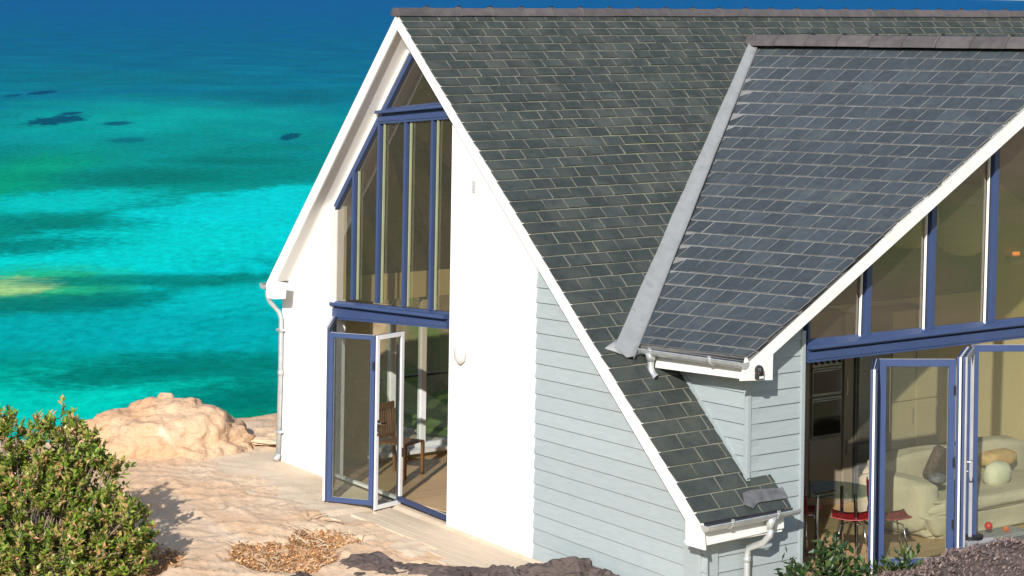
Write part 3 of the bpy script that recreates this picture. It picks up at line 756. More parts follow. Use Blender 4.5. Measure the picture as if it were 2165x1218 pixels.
# lower downpipe with swan neck
g0 = V((.66, yF - .075, zt - .06))
mb = MB(); wall_y = -.07
mb.tube([g0 + V((0, 0, .02)), g0 + V((0, 0, -.05)), g0 + V((0, 0, -.10))], [.06, .045, .036], 12)
mb.tube([g0 + V((0, 0, -.09)), g0 + V((-.005, .0, -.16)), g0 + V((-.03, .06, -.24)), V((.60, wall_y - .01, g0.z - .32)), V((.585, wall_y, g0.z - .40)), V((.585, wall_y, -1.0))], .035, 12)
mb.tube([V((.585, wall_y, g0.z - .40)), V((.585, wall_y, g0.z - .46))], .041, 12)
hb(mb, 'downpipe', 'zinc', smooth=True)
# wing eave (left side)
eb = B.lerp(V1, 1.0)
xw = B.x + .035
mb = MB(); mb.prism([V((xw, -.27, B.z - .04)), V((xw, 1.30, V1.z - .04)), V((xw, 1.15, V1.z - .235)), V((xw, -.27, B.z - .235))], (.025, 0, 0)); hb(mb, 'fascia', 'trim', bevel=.003)
mb = MB().prism([V((xw + .025, -.27, B.z - .235)), V((xw + .025, 1.12, B.z - .26)), V((WX + .02, 1.12, B.z - .26)), V((WX + .02, -.27, B.z - .235))], (0, 0, .02)); hb(mb, 'soffit', 'soffit')
mb = MB().prism([V((WX + .02, -.27, B.z - .235)), V((B.x + .36, -.27, B.z - .235)), V((B.x + .36, .0, B.z - .235)), V((WX + .02, .0, B.z - .235))], (0, 0, .02)); hb(mb, 'soffit', 'soffit')
gutter((xw - .075, -.31, B.z - .055), (xw - .085, 1.40, V1.z - .045), .062, out=V((-1, 0, 0)), brs=2)
mb = MB().prism([V((xw - .03, -.27, B.z - .03)), V((xw - .03, 1.25, V1.z - .025)), V((xw + .06, 1.25, V1.z + .02)), V((xw + .06, -.27, B.z + .015))], (0, 0, -.008)); hb(mb, 'eave_tray', 'dark')
# short outlet spout onto the lower slates
sp_ = V((xw - .082, 1.02, V1.z - .10))
mb = MB(); mb.tube([sp_ + V((0, 0, .03)), sp_ + V((0, 0, -.02)), sp_ + V((0, 0, -.06))], [.062, .05, .036], 12)
mb.tube([sp_ + V((0, 0, -.05)), sp_ + V((0, 0, -.13)), sp_ + V((.0, -.03, -.18)), sp_ + V((0, -.09, -.215))], .035, 12, caps=False)
mb.tube([sp_ + V((0, -.088, -.2145)), sp_ + V((0, -.089, -.2149))], .029, 12, 1)
hb(mb, 'gutter_outlet', ['zinc', 'black'], smooth=True)
# north eave gutter end and downpipe on the gable
gp = V((OV + .05, FE.y + .045, FE.z - .03))
gutter((OV - .01, FE.y + .05, FE.z - .02), (XE, FE.y + .05, FE.z - .02), .06, out=V((0, 1, 0)), brs=8)
w0 = onX(594, 700, -.045)
mb = MB(); q0 = V((-.19, FE.y + .05, FE.z - .07))
mb.tube([q0, q0 + V((0, 0, -.10)), q0 + V((.02, -.02, -.16)), V((-.06, w0.y + .03, FE.z - .36)), V((-.045, w0.y + .005, FE.z - .44)), V((-.045, w0.y, 1.2)), V((-.045, onX(588, 960, -.045).y, .22))], .027, 12)
mb.tube([V((-.045, w0.y, 1.25)), V((-.045, w0.y, 1.19))], .033, 12)
mb.tube([V((-.045, onX(588, 960, -.045).y, .24)), V((-.09, onX(588, 960, -.045).y - .02, .17))], .036, 12)
dp = hb(mb, 'downpipe', 'zinc', smooth=True)
for z in (1.72, .5):
    hb(MB().box((-.085, w0.y - .045, z), (.0, w0.y + .045, z + .03)), 'pipe_clip', 'zinc', dp)

# ------------------------------------------------------------------ glazing
def fbar(f_, uv0, uv1, pos, wd, dep, name='mullion', parent=None, m='blue'):
    """frame bar between two surveyed points on a wall plane"""
    p, q = f_(*uv0, pos), f_(*uv1, pos); mb = MB()
    up_ = (1, 0, 0) if f_ is onX else (0, 1, 0)
    mb.bar(p, q, wd, dep, 0, up_); return hb(mb, name, m, parent, bevel=.003)
def beam(f_, sgn, pos, L_, R_, name='transom', parent=None, ext=(0, 0)):
    """moulded sill beam: L_, R_ = (u, top, nose, gap, bottom) at its two ends"""
    ax = V((1, 0, 0)) if f_ is onX else V((0, 1, 0))
    rings = []
    for (u, vt, vn_, vg, vb) in (L_, R_):
        g = f_(u, vt, pos); no = f_(u, vn_, pos - .10); 
        b1_ = f_(u, vb, pos - .045)
        base = V((g.x, g.y, 0)); o_ = -ax
        def P_(dep, z): q = base + o_ * dep; return V((q.x, q.y, z))
        zt, zn, zb = g.z, no.z, b1_.z; h_ = zt - zb
        rings.append([P_(-.05, zt), P_(.0, zt), P_(.03, zt - .02), P_(.095, zn + .035), P_(.10, zn + .01), P_(.10, zn - .0), P_(.02, zn - .004), P_(.02, zn - .03), P_(.055, zn - .04), P_(.055, zb + .028), P_(.045, zb + .022), P_(.045, zb), P_(-.05, zb)])
    k = len(rings[0]); mb = MB()
    mb.add(rings[0] + rings[1], [[i, (i + 1) % k, (i + 1) % k + k, i + k] for i in range(k)] + [list(range(k))[::-1], list(range(k, 2 * k))])
    o = hb(mb, name, 'blue', parent)
    bm = bmesh.new(); bm.from_mesh(o.data); bmesh.ops.recalc_face_normals(bm, faces=bm.faces); bm.to_mesh(o.data); bm.free()
    return o
def pane(f_, uvs, pos, m='glassr', parent=None):
    pts = [f_(u, v, pos) for u, v in uvs]; ax = V((.012, 0, 0)) if f_ is onX else V((0, .012, 0))
    return hb(MB().prism(pts, ax), 'pane', m, parent)
# west gable window
fr = MB()
def addbar(mb, f_, a, b, pos, wd, dep):
    p, q = f_(*a, pos), f_(*b, pos); mb.bar(p, q, wd, dep, 0, (1, 0, 0) if f_ is onX else (0, 1, 0))
addbar(fr, onX, (702, 455), (697, 1008), GX, .035, .07)
addbar(fr, onX, (702, 458), (873, 118), GX, .06, .07)
gw = hb(fr, 'gable_window', 'blue', bevel=.003); gw['label'] = 'tall stepped gable window with blue frame'
tops = {752: 362, 807: 262, 861: 256, 919: 250}
for (ub, vb, ut, vt) in ((748, 634, 752, 358), (799, 641, 806, 258), (855, 648, 862, 256), (912, 656, 919, 250)):
    fbar(onX, (ut, vt), (ub, vb), GX, .038, .075, 'mullion', gw)
    fbar(onX, (ut + 8, vt + 4), (ub + 8, vb), GX - .02, .014, .03, 'glazing_bead', gw, 'bead')
beam(onX, -1, GX, (688, 634, 645, 651, 674), (952, 660, 677, 683, 697), 'transom', gw)
beam(onX, -1, GX, (806, 229, 242, 246, 263), (957, 213, 228, 235, 252), 'transom', gw)
for p_ in ([(703, 455), (751, 363), (748, 634), (699, 634)], [(753, 360), (805, 260), (799, 641), (748, 634)], [(807, 255), (861, 250), (855, 648), (799, 641)], [(861, 250), (919, 246), (912, 656), (855, 648)], [(919, 246), (966, 242), (957, 662), (912, 656)], [(818, 228), (873, 122), (935, 224), (932, 228)]):
    pane(onX, p_, GX, 'glassr', gw)
# white lining strip beside the raking frame
mb = MB(); s0 = onX(694, 452, GX - .01); s1 = onX(864, 106, GX - .01); mb.bar(s0, s1, .085, .05, 0, (1, 0, 0)); hb(mb, 'reveal_trim', 'trim')
# door opening jamb and threshold
mb = MB(); mb.bar(onX(843, 1054, .04), onX(945, 1096, .04), .055, .03, 0, (1, 0, 0)); hb(mb, 'threshold', 'navy')
mb = MB(); mb.bar(onX(700, 1000, .10), onX(945, 1092, .10), .05, .03, 0, (0, 0, 1)); hb(mb, 'threshold', 'silver')
# south glazing of the wing
SY = .06
fr = MB(); addbar(fr, onY, (1706, 676), (1705, 768), SY + .02, .03, .07)
sw = hb(fr, 'wing_window', 'blue'); sw['label'] = 'gable glazing with blue mullions under the white bargeboard'
for (ut, vt, ub, vb) in ((1834, 555, 1829, 712), (1971, 428, 1964, 697), (2104, 305, 2093, 684), (2243, 180, 2226, 670)):
    fbar(onY, (ut, vt), (ub, vb), SY, .085, .08, 'mullion', sw)
    fbar(onY, (ut - 12, vt + 14), (ub - 12, vb), SY - .02, .011, .03, 'glazing_bead', sw, 'soffit')
beam(onY, -1, SY, (1703, 718, 741, 748, 768), (2420, 645, 658, 663, 686), 'transom', sw)
for p_ in ([(1706, 680), (1834, 560), (1829, 712), (1706, 720)], [(1834, 560), (1971, 425), (1964, 698), (1829, 712)], [(1971, 425), (2104, 300), (2093, 684), (1964, 698)], [(2104, 300), (2243, 175), (2226, 670), (2093, 684)], [(2243, 175), (2293, 130), (2420, 260), (2420, 650), (2226, 670)]):
    pane(onY, p_, SY, 'glassr', sw)

# ------------------------------------------------------------------ folding door leaves
def leaf(pa, pb, z0_, z1_, mo, mi_, parent, th=.05, fw=.062, handle=False, hinge_at=None, gl='glass'):
    """pa, pb: plan points of the leaf; mo = colour of its side facing the viewer, mi_ = its other side and edges"""
    a, b = V((*pa, z0_)), V((*pb, z0_)); d = (b - a); w_ = d.length; d.normalize(); nrm = V((d.y, -d.x, 0))
    if nrm.dot(CAM - a) < 0: nrm = -nrm
    h_ = z1_ - z0_; mb = MB()
    def bx(x0, x1, y0, y1, z0b, z1b, mi):
        vs = [a + d * x + nrm * y + V((0, 0, z)) for z in (z0b, z1b) for x, y in ((x0, y0), (x1, y0), (x1, y1), (x0, y1))]
        mb.add(vs, [[0, 3, 2, 1], [4, 5, 6, 7], [0, 1, 5, 4], [1, 2, 6, 5], [2, 3, 7, 6], [3, 0, 4, 7]], mi)
    for (y0, y1, mi) in ((.002, th / 2, 0), (-th / 2, -.002, 1)):
        bx(0, fw, y0, y1, 0, h_, mi); bx(w_ - fw, w_, y0, y1, 0, h_, mi); bx(fw, w_ - fw, y0, y1, 0, fw, mi); bx(fw, w_ - fw, y0, y1, h_ - fw, h_, mi)
    bx(.001, w_ - .001, -.002, .002, 0, .03, 2); bx(.002, .012, -.012, .012, .01, h_ - .01, 2); bx(w_ - .012, w_ - .002, -.012, .012, .01, h_ - .01, 2)
    o = hb(mb, 'folding_door', [mo, mi_, 'black'], parent, bevel=.003)
    mb = MB(); vs = [a + d * x + V((0, 0, z)) for x, z in ((fw * .9, fw * .9), (w_ - fw * .9, fw * .9), (w_ - fw * .9, h_ - fw * .9), (fw * .9, h_ - fw * .9))]
    mb.prism(vs, nrm * .006); hb(mb, 'pane', gl, o)
    if handle:
        x = fw / 2 if handle == 'a' else w_ - fw / 2
        c = a + d * x + nrm * (th / 2) + V((0, 0, h_ * .47)); mb = MB()
        mb.bar(c + V((0, 0, -.09)), c + V((0, 0, .09)), .025, .012, 0, nrm); s_ = 1 if handle == 'a' else -1
        mb.tube([c + V((0, 0, .05)), c + nrm * .045 + V((0, 0, .05)), c + nrm * .045 + d * s_ * .10 + V((0, 0, .05))], .009, 8)
        mb.tube([c + V((0, 0, -.05)), c + nrm * .02 + V((0, 0, -.05))], .012, 8)
        hb(mb, 'handle', 'chrome', o)
    for (x, zf) in (hinge_at or []):
        c = a + d * (x * w_) + nrm * (th / 2) + V((0, 0, h_ * zf)); mb = MB(); mb.tube([c - V((0, 0, .05)), c + V((0, 0, .05))], .014, 8); hb(mb, 'hinge', 'black', o)
    return o
gz_ = .04
W_A0, W_K, W_M = (-.635, 5.345), (-.36, 4.855), (.10, 4.95)
leaf((.02, 6.16), (-.655, 5.37), .05, 2.0, 'navy', 'silver', house, th=.055, hinge_at=[(1, .5)])
leaf(W_A0, W_K, .05, 1.955, 'blue', 'silver', house, fw=.052, hinge_at=[(.98, .82)])
leaf((W_K[0] - .01, W_K[1] - .015), W_M, .0, 1.955, 'silver', 'navy', house, fw=.048, handle='a', hinge_at=[(.98, .3), (.98, .02)])
leaf((1.93, -.50), (2.56, .03), -.16, 2.04, 'silver', 'blue', house, th=.05, fw=.07)
leaf((2.60, .045), (1.99, -.46), -.16, 2.04, 'blue', 'blue', house, th=.05, fw=.07)
leaf((2.62, .03), (3.29, -.44), -.14, 2.03, 'blue', 'silver', house, fw=.075, hinge_at=[(.99, .2), (.99, .5), (.99, .85)])
leaf((3.34, -.45), (4.03, .02), -.14, 2.05, 'silver', 'blue', house, th=.05, fw=.06)
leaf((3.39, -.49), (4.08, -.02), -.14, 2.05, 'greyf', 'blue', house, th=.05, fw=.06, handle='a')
leaf((4.12, .02), (4.80, -.42), -.14, 2.06, 'blue', 'silver', house, fw=.07, hinge_at=[(.01, .2), (.01, .5), (.01, .85)])
leaf((5.1, .02), (5.8, -.42), -.14, 2.06, 'blue', 'silver', house, fw=.07)

# ------------------------------------------------------------------ small fixtures
p = onX(972, 748, -.04)
mb = MB(); mb.ellip((p.x - .0, p.y, p.z), (.055, .085, .115), 20, 14); wl = hb(mb, 'wall_lamp', 'opal', smooth=True)
mb = MB(); mb.box((-.02, p.y - .06, p.z - .08), (.0, p.y + .06, p.z + .08)); hb(mb, 'lamp_base', 'zinc', wl)
p = onX(1004, 395, 0)
mb = MB(); mb.box((-.012, p.y - .035, p.z - .075), (.0, p.y + .035, p.z + .075)); av = hb(mb, 'air_vent', 'trim', bevel=.003)
for i in range(6): hb(MB().box((-.018, p.y - .028, p.z - .062 + i * .022), (-.011, p.y + .028, p.z - .050 + i * .022)), 'vent_slat', 'greyf', av)
p = onY(1605, 790, -.33)
mb = MB(); mb.ellip((p.x, p.y + .0, p.z + .03), (.042, .05, .055), 16, 10, 0); mb.box((p.x - .03, p.y - .03, p.z - .055), (p.x + .035, p.y + .03, p.z - .0), 0)
mb.box((p.x - .026, p.y - .036, p.z - .045), (p.x + .03, p.y - .029, p.z - .022), 1); mb.box((p.x - .04, p.y - .03, p.z + .004), (p.x + .04, p.y - .028, p.z + .012), 2)
hb(mb, 'sensor_light', ['black', 'silver', 'orange'], smooth=False)

# ------------------------------------------------------------------ shell of the rooms
WZ, SZ = .03, -.15
mb = MB().box((.24, 3.06, -.3), (6.0, 7.0, WZ)); hb(mb, 'floor', 'sand')
for i in range(14):
    y = 3.3 + i * .26; hb(MB().box((.12 if y > 4.0 and y < 6.1 else .25, y, WZ), (5.9, y + .252, WZ + .012)), 'floorboard', 'oak')
mb = MB().box((XG - .2, .1, -.4), (9.5, 3.0, SZ)); hb(mb, 'floor', 'sand')
for i in range(16):
    y = .0 + i * .19; hb(MB().box((XG - .1, y, SZ), (9.4, y + .183, SZ + .012)), 'floorboard', 'oak')
# north wall with its own glazing
NY = 6.95
x1, x2 = 1.15, 3.3
for a_, b_ in (((.24, NY, -.3), (x1, NY + .22, 2.35)), ((x2, NY, -.3), (XE, NY + .22, 2.35)), ((x1, NY, 2.02), (x2, NY + .22, 2.35)), ((x1, NY, -.3), (x2, NY + .22, .10))):
    hb(MB().box(a_, b_), 'wall', 'cream')
nw = hb(MB().box((x1, NY + .06, .10), (x2, NY + .14, .19)), 'north_window', 'silver')
for xx in (x1, 1.52, 2.0, 2.62, x2 - .07): hb(MB().box((xx, NY + .06, .19), (xx + .075, NY + .14, 2.02)), 'mullion', 'silver', nw)
hb(MB().box((x1, NY + .095, .19), (x2, NY + .10, 2.02)), 'pane', 'glass', nw)
hb(MB().box((x1, NY + .15, 1.0), (x2, NY + .18, 1.03)), 'balcony_rail', 'black', nw)
hb(MB().box((x1 - .05, NY - .12, .10), (x2 + .05, NY + .05, .14)), 'window_sill', 'silver', nw)
# cross walls
hb(MB().prism([(.24, 3.0, -.4), (9.5, 3.0, -.4), (9.5, 3.0, 3.6), (7.9, 3.0, 3.6), (7.9, 3.0, 2.1), (.24, 3.0, 2.1)], (0, .06, 0)), 'wall', 'cream')
hb(MB().prism([(.24, 3.02, 2.1), (7.9, 3.02, 2.1), (7.9, 3.02, 3.6), (.24, 3.02, 3.6)], (0, .06, 0)), 'void_shade_panel', 'timber')  # brown panel in place of the dark open mezzanine, its shade put into colour
hb(MB().prism([(6.0, 3.06, -.3), (6.0, 7.0, -.3), (6.0, 7.0, 2.4), (6.0, 4.7, 5.1), (6.0, 3.06, 3.7)], (.06, 0, 0)), 'wall', 'cream')
hb(MB().prism([(9.5, .0, -.4), (9.5, 3.0, -.4), (9.5, 3.0, 3.3), (9.5, .0, 3.3)], (.2, 0, 0)), 'wall', 'cream')
hb(MB().box((XE - .2, .2, -.5), (XE, NY, 2.3)), 'wall', 'render')
hb(MB().box((9.7, 2.9, -.5), (XE - .2, 3.1, 3.5)), 'wall', 'render')
hb(MB().prism([(XE - .2, 2.9, 2.3), (XE - .2, NY, 2.3), (XE - .2, 4.7, 5.3)], (.2, 0, 0)), 'wall', 'render')
hb(MB().prism([(7.2, .03, -.6), (10.6, .03, -.6), (10.6, .03, 2.3), (7.2, .03, 4.2)], (0, .2, 0)), 'wall', 'clad')
hb(MB().box((10.4, .23, -.6), (10.6, 3.0, 2.25)), 'wall', 'clad')
# ceilings follow the slopes
hb(MB().prism([onMain(.16, A.y, -.16), onMain(6.0, A.y, -.16), onMain(6.0, 3.06, -.16), onMain(.16, 3.06, -.16)], (0, 0, .02)), 'ceiling', 'timber')
hb(MB().prism([(.16, A.y, A.z - .2), (6, A.y, A.z - .2), (6, FE.y - .2, FE.z - .02), (.16, FE.y - .2, FE.z - .02)], (0, 0, .02)), 'ceiling', 'timber')
hb(MB().prism([wing(.02, .1) - V((0, 0, .2)), wing(.98, .1) - V((0, 0, .2)), wing(.98, 1.25) - V((0, 0, .2)), wing(.03, 4.2) - V((0, 0, .22))], (0, 0, .02)), 'ceiling', 'timber')
hb(MB().prism([T + V((.02, .4, -.22)), T2 + V((-.1, .4, -.2)), V((T2.x - .1, 3.0, T2.z - .2)), V2 + V((.3, 0, -.25))], (0, 0, .02)), 'ceiling', 'timber')

# ================================================================== ROCKS AND PLANTS OUTSIDE
def rock(name, label, cat, c, r, seed, m='rock', sub=5, amp=.35, flat=1.0, rotz=0, cut=-.4, group=None):
    bm = bmesh.new(); bmesh.ops.create_icosphere(bm, subdivisions=sub, radius=1)
    s = V((seed * 3.1, seed * 1.7, seed))
    for v_ in bm.verts:
        d = v_.co.normalized()
        k = 1 + amp * noise.fractal(d * 1.3 + s, .9, 2.1, 4) + amp * .28 * (1 - abs(noise.noise(d * 3.2 + s))) ** 2 + .05 * amp * noise.fractal(d * 9 + s, .8, 2, 3)
        q = round(d.z * 5 + noise.noise(d * 2 + s)) / 5
        p = V((d.x * r[0], d.y * r[1], (d.z * .75 + q * .25 * flat) * r[2])) * k
        if d.z < cut: p.z = r[2] * cut
        v_.co = p
    me = bpy.data.meshes.new(name); bm.to_mesh(me); bm.free()
    o = link(name, me, m); o.location = c; o.rotation_euler = (0, 0, rotz)
    me.polygons.foreach_set('use_smooth', [True] * len(me.polygons))
    return tag(o, label, cat, group)
bc = onZ(352, 950, .25)
rock('boulder', 'rounded pale orange sandstone boulder at the cliff edge behind the shrub', 'boulder', (bc.x + .12, bc.y + .30, .06), (1.18, .80, .58), 4, sub=6, amp=.17, flat=1.8, rotz=-.55, m='boulder')
p = onZ(540, 936, .3)
rock('rock', 'small low pale stone lying between the big boulder and the downpipe', 'rock', (p.x + .25, p.y + .1, p.z - .03), (.34, .14, .055), 9, sub=4, amp=.5, rotz=-.7)
p = onZ(572, 932, .3)
rock('rock', 'small white stone on the cliff edge right beside the downpipe foot', 'rock', (p.x + .2, p.y + .15, p.z), (.16, .10, .06), 12, sub=4, amp=.5)
def drock(u, v, w_, h_, seed, label, name='dark_rock', dep=.35, dy=0):
    """dark rock whose crest shows at that sight line, standing on the slope in front of the wall"""
    z = gz(0, 1.5) - .05
    h_ *= .92; c = onZ(u, v, z + h_)
    o = rock(name, label, 'rock', (c.x, c.y, z), (w_, dep, h_ * .93), seed, 'darkrock', 6, .42, rotz=YAW - pi / 2, group='dark rocks along the bottom')
    return o
drock(810, 1182, .50, .26, 2, 'dark brown rock with a rounded crest, nearest below the open door')
drock(935, 1200, .60, .22, 5, 'low dark rock between the rounded rock and the white wall corner')
drock(640, 1224, .34, .24, 7, 'lowest dark rock, leftmost of the dark rocks by the leaf litter')
drock(1060, 1206, .36, .22, 11, 'dark grey rock in front of the foot of the white wall')
drock(1195, 1190, .52, .28, 14, 'broad dark rock in front of the grey-green boarding')
drock(1290, 1212, .24, .24, 17, 'small dark rock at the right end of the row below the boarding')

# leaf-shaped faces
def leaf_quad(mb, c, d, up_, ln, wd_):
    d = d.normalized(); s = d.cross(up_)
    if s.length < 1e-3: s = V((1, 0, 0))
    s.normalize(); u_ = s.cross(d)
    mb.add([c, c + d * ln * .45 + s * wd_ * .5 + u_ * .1 * wd_, c + d * ln, c + d * ln * .45 - s * wd_ * .5 + u_ * .1 * wd_, c + d * ln * .5 - u_ * wd_ * .12],
           [[0, 1, 4], [1, 2, 4], [2, 3, 4], [3, 0, 4]])
def rv(r): return V((r.uniform(-1, 1), r.uniform(-1, 1), r.uniform(-1, 1)))
def shrub(name, label, base, lobes, nleaf, nbr, seed, lm, ls=(.055, .028), stem=.012, cat='shrub', twig=True, fill=.55):
    r = random.Random(seed)
    t = thing(name, label, cat, base)
    b = V(base); fol = MB(); br = MB()
    tips = []
    for i in range(nbr):
        c, rad = r.choices(lobes, [x[1][0] * x[1][2] for x in lobes])[0]
        d = rv(r); d = d.normalized() if d.length > .01 else V((0, 0, 1))
        k = r.uniform(fill, 1.0) + .16 * noise.noise(d * 3 + V((seed, i * .01, 0)))
        tip = V(c) + V((d.x * rad[0], d.y * rad[1], d.z * rad[2])) * k
        if tip.z < .02: tip.z = r.uniform(.02, .12)
        tips.append((tip, d))
        root = V((V(c).x * r.uniform(.2, .75), V(c).y * r.uniform(.2, .75), 0)) if V(c).length > .01 else V((r.uniform(-.1, .1), r.uniform(-.1, .1), 0))
        if i % 3 == 0:
            mid = root.lerp(tip, .5) + rv(r) * .06 + V((0, 0, .04))
            br.tube([root, mid, tip], [stem, stem * .6, stem * .25], 5, caps=False)
    per = max(1, nleaf // nbr)
    for tip, d in tips:
        gd = (d * .6 + V((0, 0, .7)) + rv(r) * .5).normalized()
        L_ = r.uniform(.07, .16) * (ls[0] / .055)
        br.tube([tip - gd * L_ * .3, tip + gd * L_], [stem * .3, stem * .12], 4, caps=False)
        for k in range(per):
            c = tip + gd * L_ * (k / per) + rv(r) * .012
            ld = (rv(r) + gd * .5 + V((0, 0, .25)))
            if ld.length < .1: continue
            s_ = r.uniform(.6, 1.25)
            leaf_quad(fol, c, ld, V((0, 0, 1)) + rv(r) * .5, ls[0] * s_, ls[1] * s_)
    fol.build('foliage', lm, t); o = br.build('branches', 'bark', t)
    return t
# large shrub, bottom left
sb = onZ(85, 1222, -.05)
g = gz(sb.x, sb.y)
RTd = RT; VDd = VD
def L3(a, d, z): q = RT * a + VD * d; return (q.x, q.y, z)
lobes = [(L3(-.10, .1, .50), (.66, .55, .56)), (L3(.62, .1, .32), (.46, .45, .42)), (L3(.05, .5, 1.12), (.38, .35, .36)), (L3(.30, .4, .80), (.46, .4, .40)), (L3(-.50, .5, 1.18), (.22, .25, .34)), (L3(-.65, .1, .5), (.4, .4, .55)), (L3(.2, -.3, .16), (.85, .35, .34))]
shrub('shrub', 'sunlit bright green shrub with small rounded leaves in the lower left corner', (sb.x, sb.y, g), lobes, 27000, 1500, 3, 'leaf', ls=(.070, .042))
# dark plants in front of the right-hand glazing
pb = onY(1760, 1250, -.75)
shrub('shrub', 'dark glossy leafy plant in front of the red chair', (pb.x, pb.y, pb.z - .12), [(L3(-.02, 0, .32), (.22, .2, .18)), (L3(.13, 0, .22), (.2, .2, .16)), (L3(-.30, 0, .16), (.16, .2, .14)), (L3(0, 0, .10), (.40, .22, .14))], 850, 110, 21, 'leaf2', ls=(.105, .062), stem=.009, fill=.35)
pb = onY(1870, 1250, -.7)
shrub('shrub', 'dark sprig with curled leaves reaching up to the right across the blue door', (pb.x, pb.y, pb.z - .1), [(L3(-.10, 0, .20), (.14, .14, .10)), (L3(.12, 0, .30), (.13, .10, .08)), (L3(.26, 0, .44), (.07, .06, .09)), (L3(.05, 0, .1), (.26, .2, .1))], 380, 60, 27, 'leaf2', ls=(.085, .045), stem=.009, fill=.3)

# heap of dry fibres at the lower right
r = random.Random(5)
hp = [onY(u, v, -.95) for u, v in ((1840, 1228), (1900, 1208), (1965, 1192), (2050, 1160), (2165, 1138), (2400, 1120))]
mb = MB(); vs = []; fs = []; nu = 60; nd = 16
def crest(t):
    k = min(len(hp) - 2, int(t * (len(hp) - 1))); f_ = t * (len(hp) - 1) - k; return hp[k].lerp(hp[k + 1], f_)
for i in range(nu + 1):
    c = crest(i / nu)
    for j in range(nd + 1):
        a = -1 + 2 * j / nd; y = c.y + a * .75 - .0; z = c.z - .0 - (abs(a) ** 1.7) * .42 + .05 * noise.fractal(V((c.x * 4, y * 4, 0)), 1, 2, 5) - .035
        if j in (0, nd): z -= .4
        vs.append((c.x + a * .1, y, z))
for i in range(nu):
    for j in range(nd): fs.append([i * (nd + 1) + j, (i + 1) * (nd + 1) + j, (i + 1) * (nd + 1) + j + 1, i * (nd + 1) + j + 1])
hm = mb.add(vs, fs).build('mulch_heap', 'darkrock', smooth=True)
tag(hm, 'mound of brown dried fibres at the lower right corner', 'heap')
st = MB()
for i in range(5200):
    t = r.random(); c = crest(t); a = r.uniform(-.9, .6); z = c.z - (abs(a) ** 1.7) * .42 - .035 + .05 * noise.fractal(V((c.x * 4, (c.y + a * .75) * 4, 0)), 1, 2, 5)
    p = V((c.x + a * .1, c.y + a * .75, z + r.uniform(0, .02)))
    an = r.gauss(.5, .7); d = V((cos(an), sin(an) * .6, r.uniform(-.25, .3))); L_ = r.uniform(.03, .11); w_ = r.uniform(.003, .009)
    q = p + d * L_ * .5 + V((0, 0, r.uniform(0, .02))); e = p + d * L_; s_ = d.cross(V((0, 0, 1))).normalized() * w_
    st.add([p - s_, p + s_, q + s_, q - s_, e], [[0, 1, 2, 3], [3, 2, 4]])
o = st.build('dry_fibres', 'straw'); o['kind'] = 'stuff'
# leaf litter and twigs in the hollows, crumbs on the rock
lt = MB(); r = random.Random(8)
for (cx, cy, rad, dp) in PITS:
    for i in range(int(5200 * rad * rad) + 300):
        a = r.uniform(0, 2 * pi); k = rad * math.sqrt(r.random()) * .95; x, y = cx + k * cos(a), cy + k * sin(a)
        z = hgt(x, y) + r.uniform(.002, .02)
        leaf_quad(lt, V((x, y, z)), rv(r) * V((1, 1, .4)).length * .5 + V((r.uniform(-1, 1), r.uniform(-1, 1), 0)), V((0, 0, 1)) + rv(r) * .6, r.uniform(.02, .055), r.uniform(.012, .03))
o = lt.build('leaf_litter', 'litter'); o['kind'] = 'stuff'
tw = MB()
for i in range(90):
    cx, cy, rad, dp = r.choice(PITS); a = r.uniform(0, 2 * pi); k = rad * math.sqrt(r.random()); x, y = cx + k * cos(a), cy + k * sin(a)
    an = r.uniform(0, pi); L_ = r.uniform(.05, .2)
    p = V((x, y, hgt(x, y) + .02)); q = V((x + cos(an) * L_, y + sin(an) * L_, 0)); q.z = hgt(q.x, q.y) + .025
    tw.tube([p, p.lerp(q, .5) + V((0, 0, .012)), q], [.006, .005, .003], 5)
for i in range(160):
    x, y = r.uniform(-5, -.3), r.uniform(2.3, 8); 
    leaf_quad(tw, V((x, y, hgt(x, y) + .01)), V((r.uniform(-1, 1), r.uniform(-1, 1), .2)), V((0, 0, 1)), r.uniform(.015, .04), .015)
o = tw.build('dry_twigs', 'twig'); o['kind'] = 'stuff'
for i, (u, v, an, ln) in enumerate(((668, 1118, .3, .34), (700, 1123, 1.9, .26))):
    p = onZ(u, v, -.12); p.z = hgt(p.x, p.y) + .03; mb = MB(); q = V((cos(an), sin(an), 0)) * ln
    mb.tube([p - q * .5, p + V((0, 0, .01)), p + q * .5], [.008, .011, .006], 7)
    tag(mb.build('stick', 'twig'), ('bleached dry stick lying across the leaf litter, lower of the two crossing', 'bleached dry stick lying across the leaf litter, the shorter steep one of the two crossing')[i], 'stick')
# grassy bank and hedge behind the house (seen through the north window)
mb = MB(); vs = []; fs = []
for i in range(41):
    for j in range(13):
        x = 2.6 + i * .22; y = 8.3 + j * .16 + max(0, x - 2.6) * .35; z = -.6 + 2.3 * min(1, j / 6) ** 1.3 * (1 if j < 11 else .2) * min(1, i / 4 + .15) + .15 * noise.fractal(V((x * 3, y * 3, 0)), 1, 2, 4)
        vs.append((x, y, z))
for i in range(40):
    for j in range(12): fs.append([i * 13 + j, (i + 1) * 13 + j, (i + 1) * 13 + j + 1, i * 13 + j + 1])
hd = mb.add(vs, fs).build('hedge', 'brush', smooth=True); tag(hd, 'brown hedge and bank behind the house, seen through the open door', 'hedge')

# ================================================================== INSIDE THE ROOMS
def bx(mb, a, b, mi=0): return mb.box(a, b, mi)
fl = SZ + .012
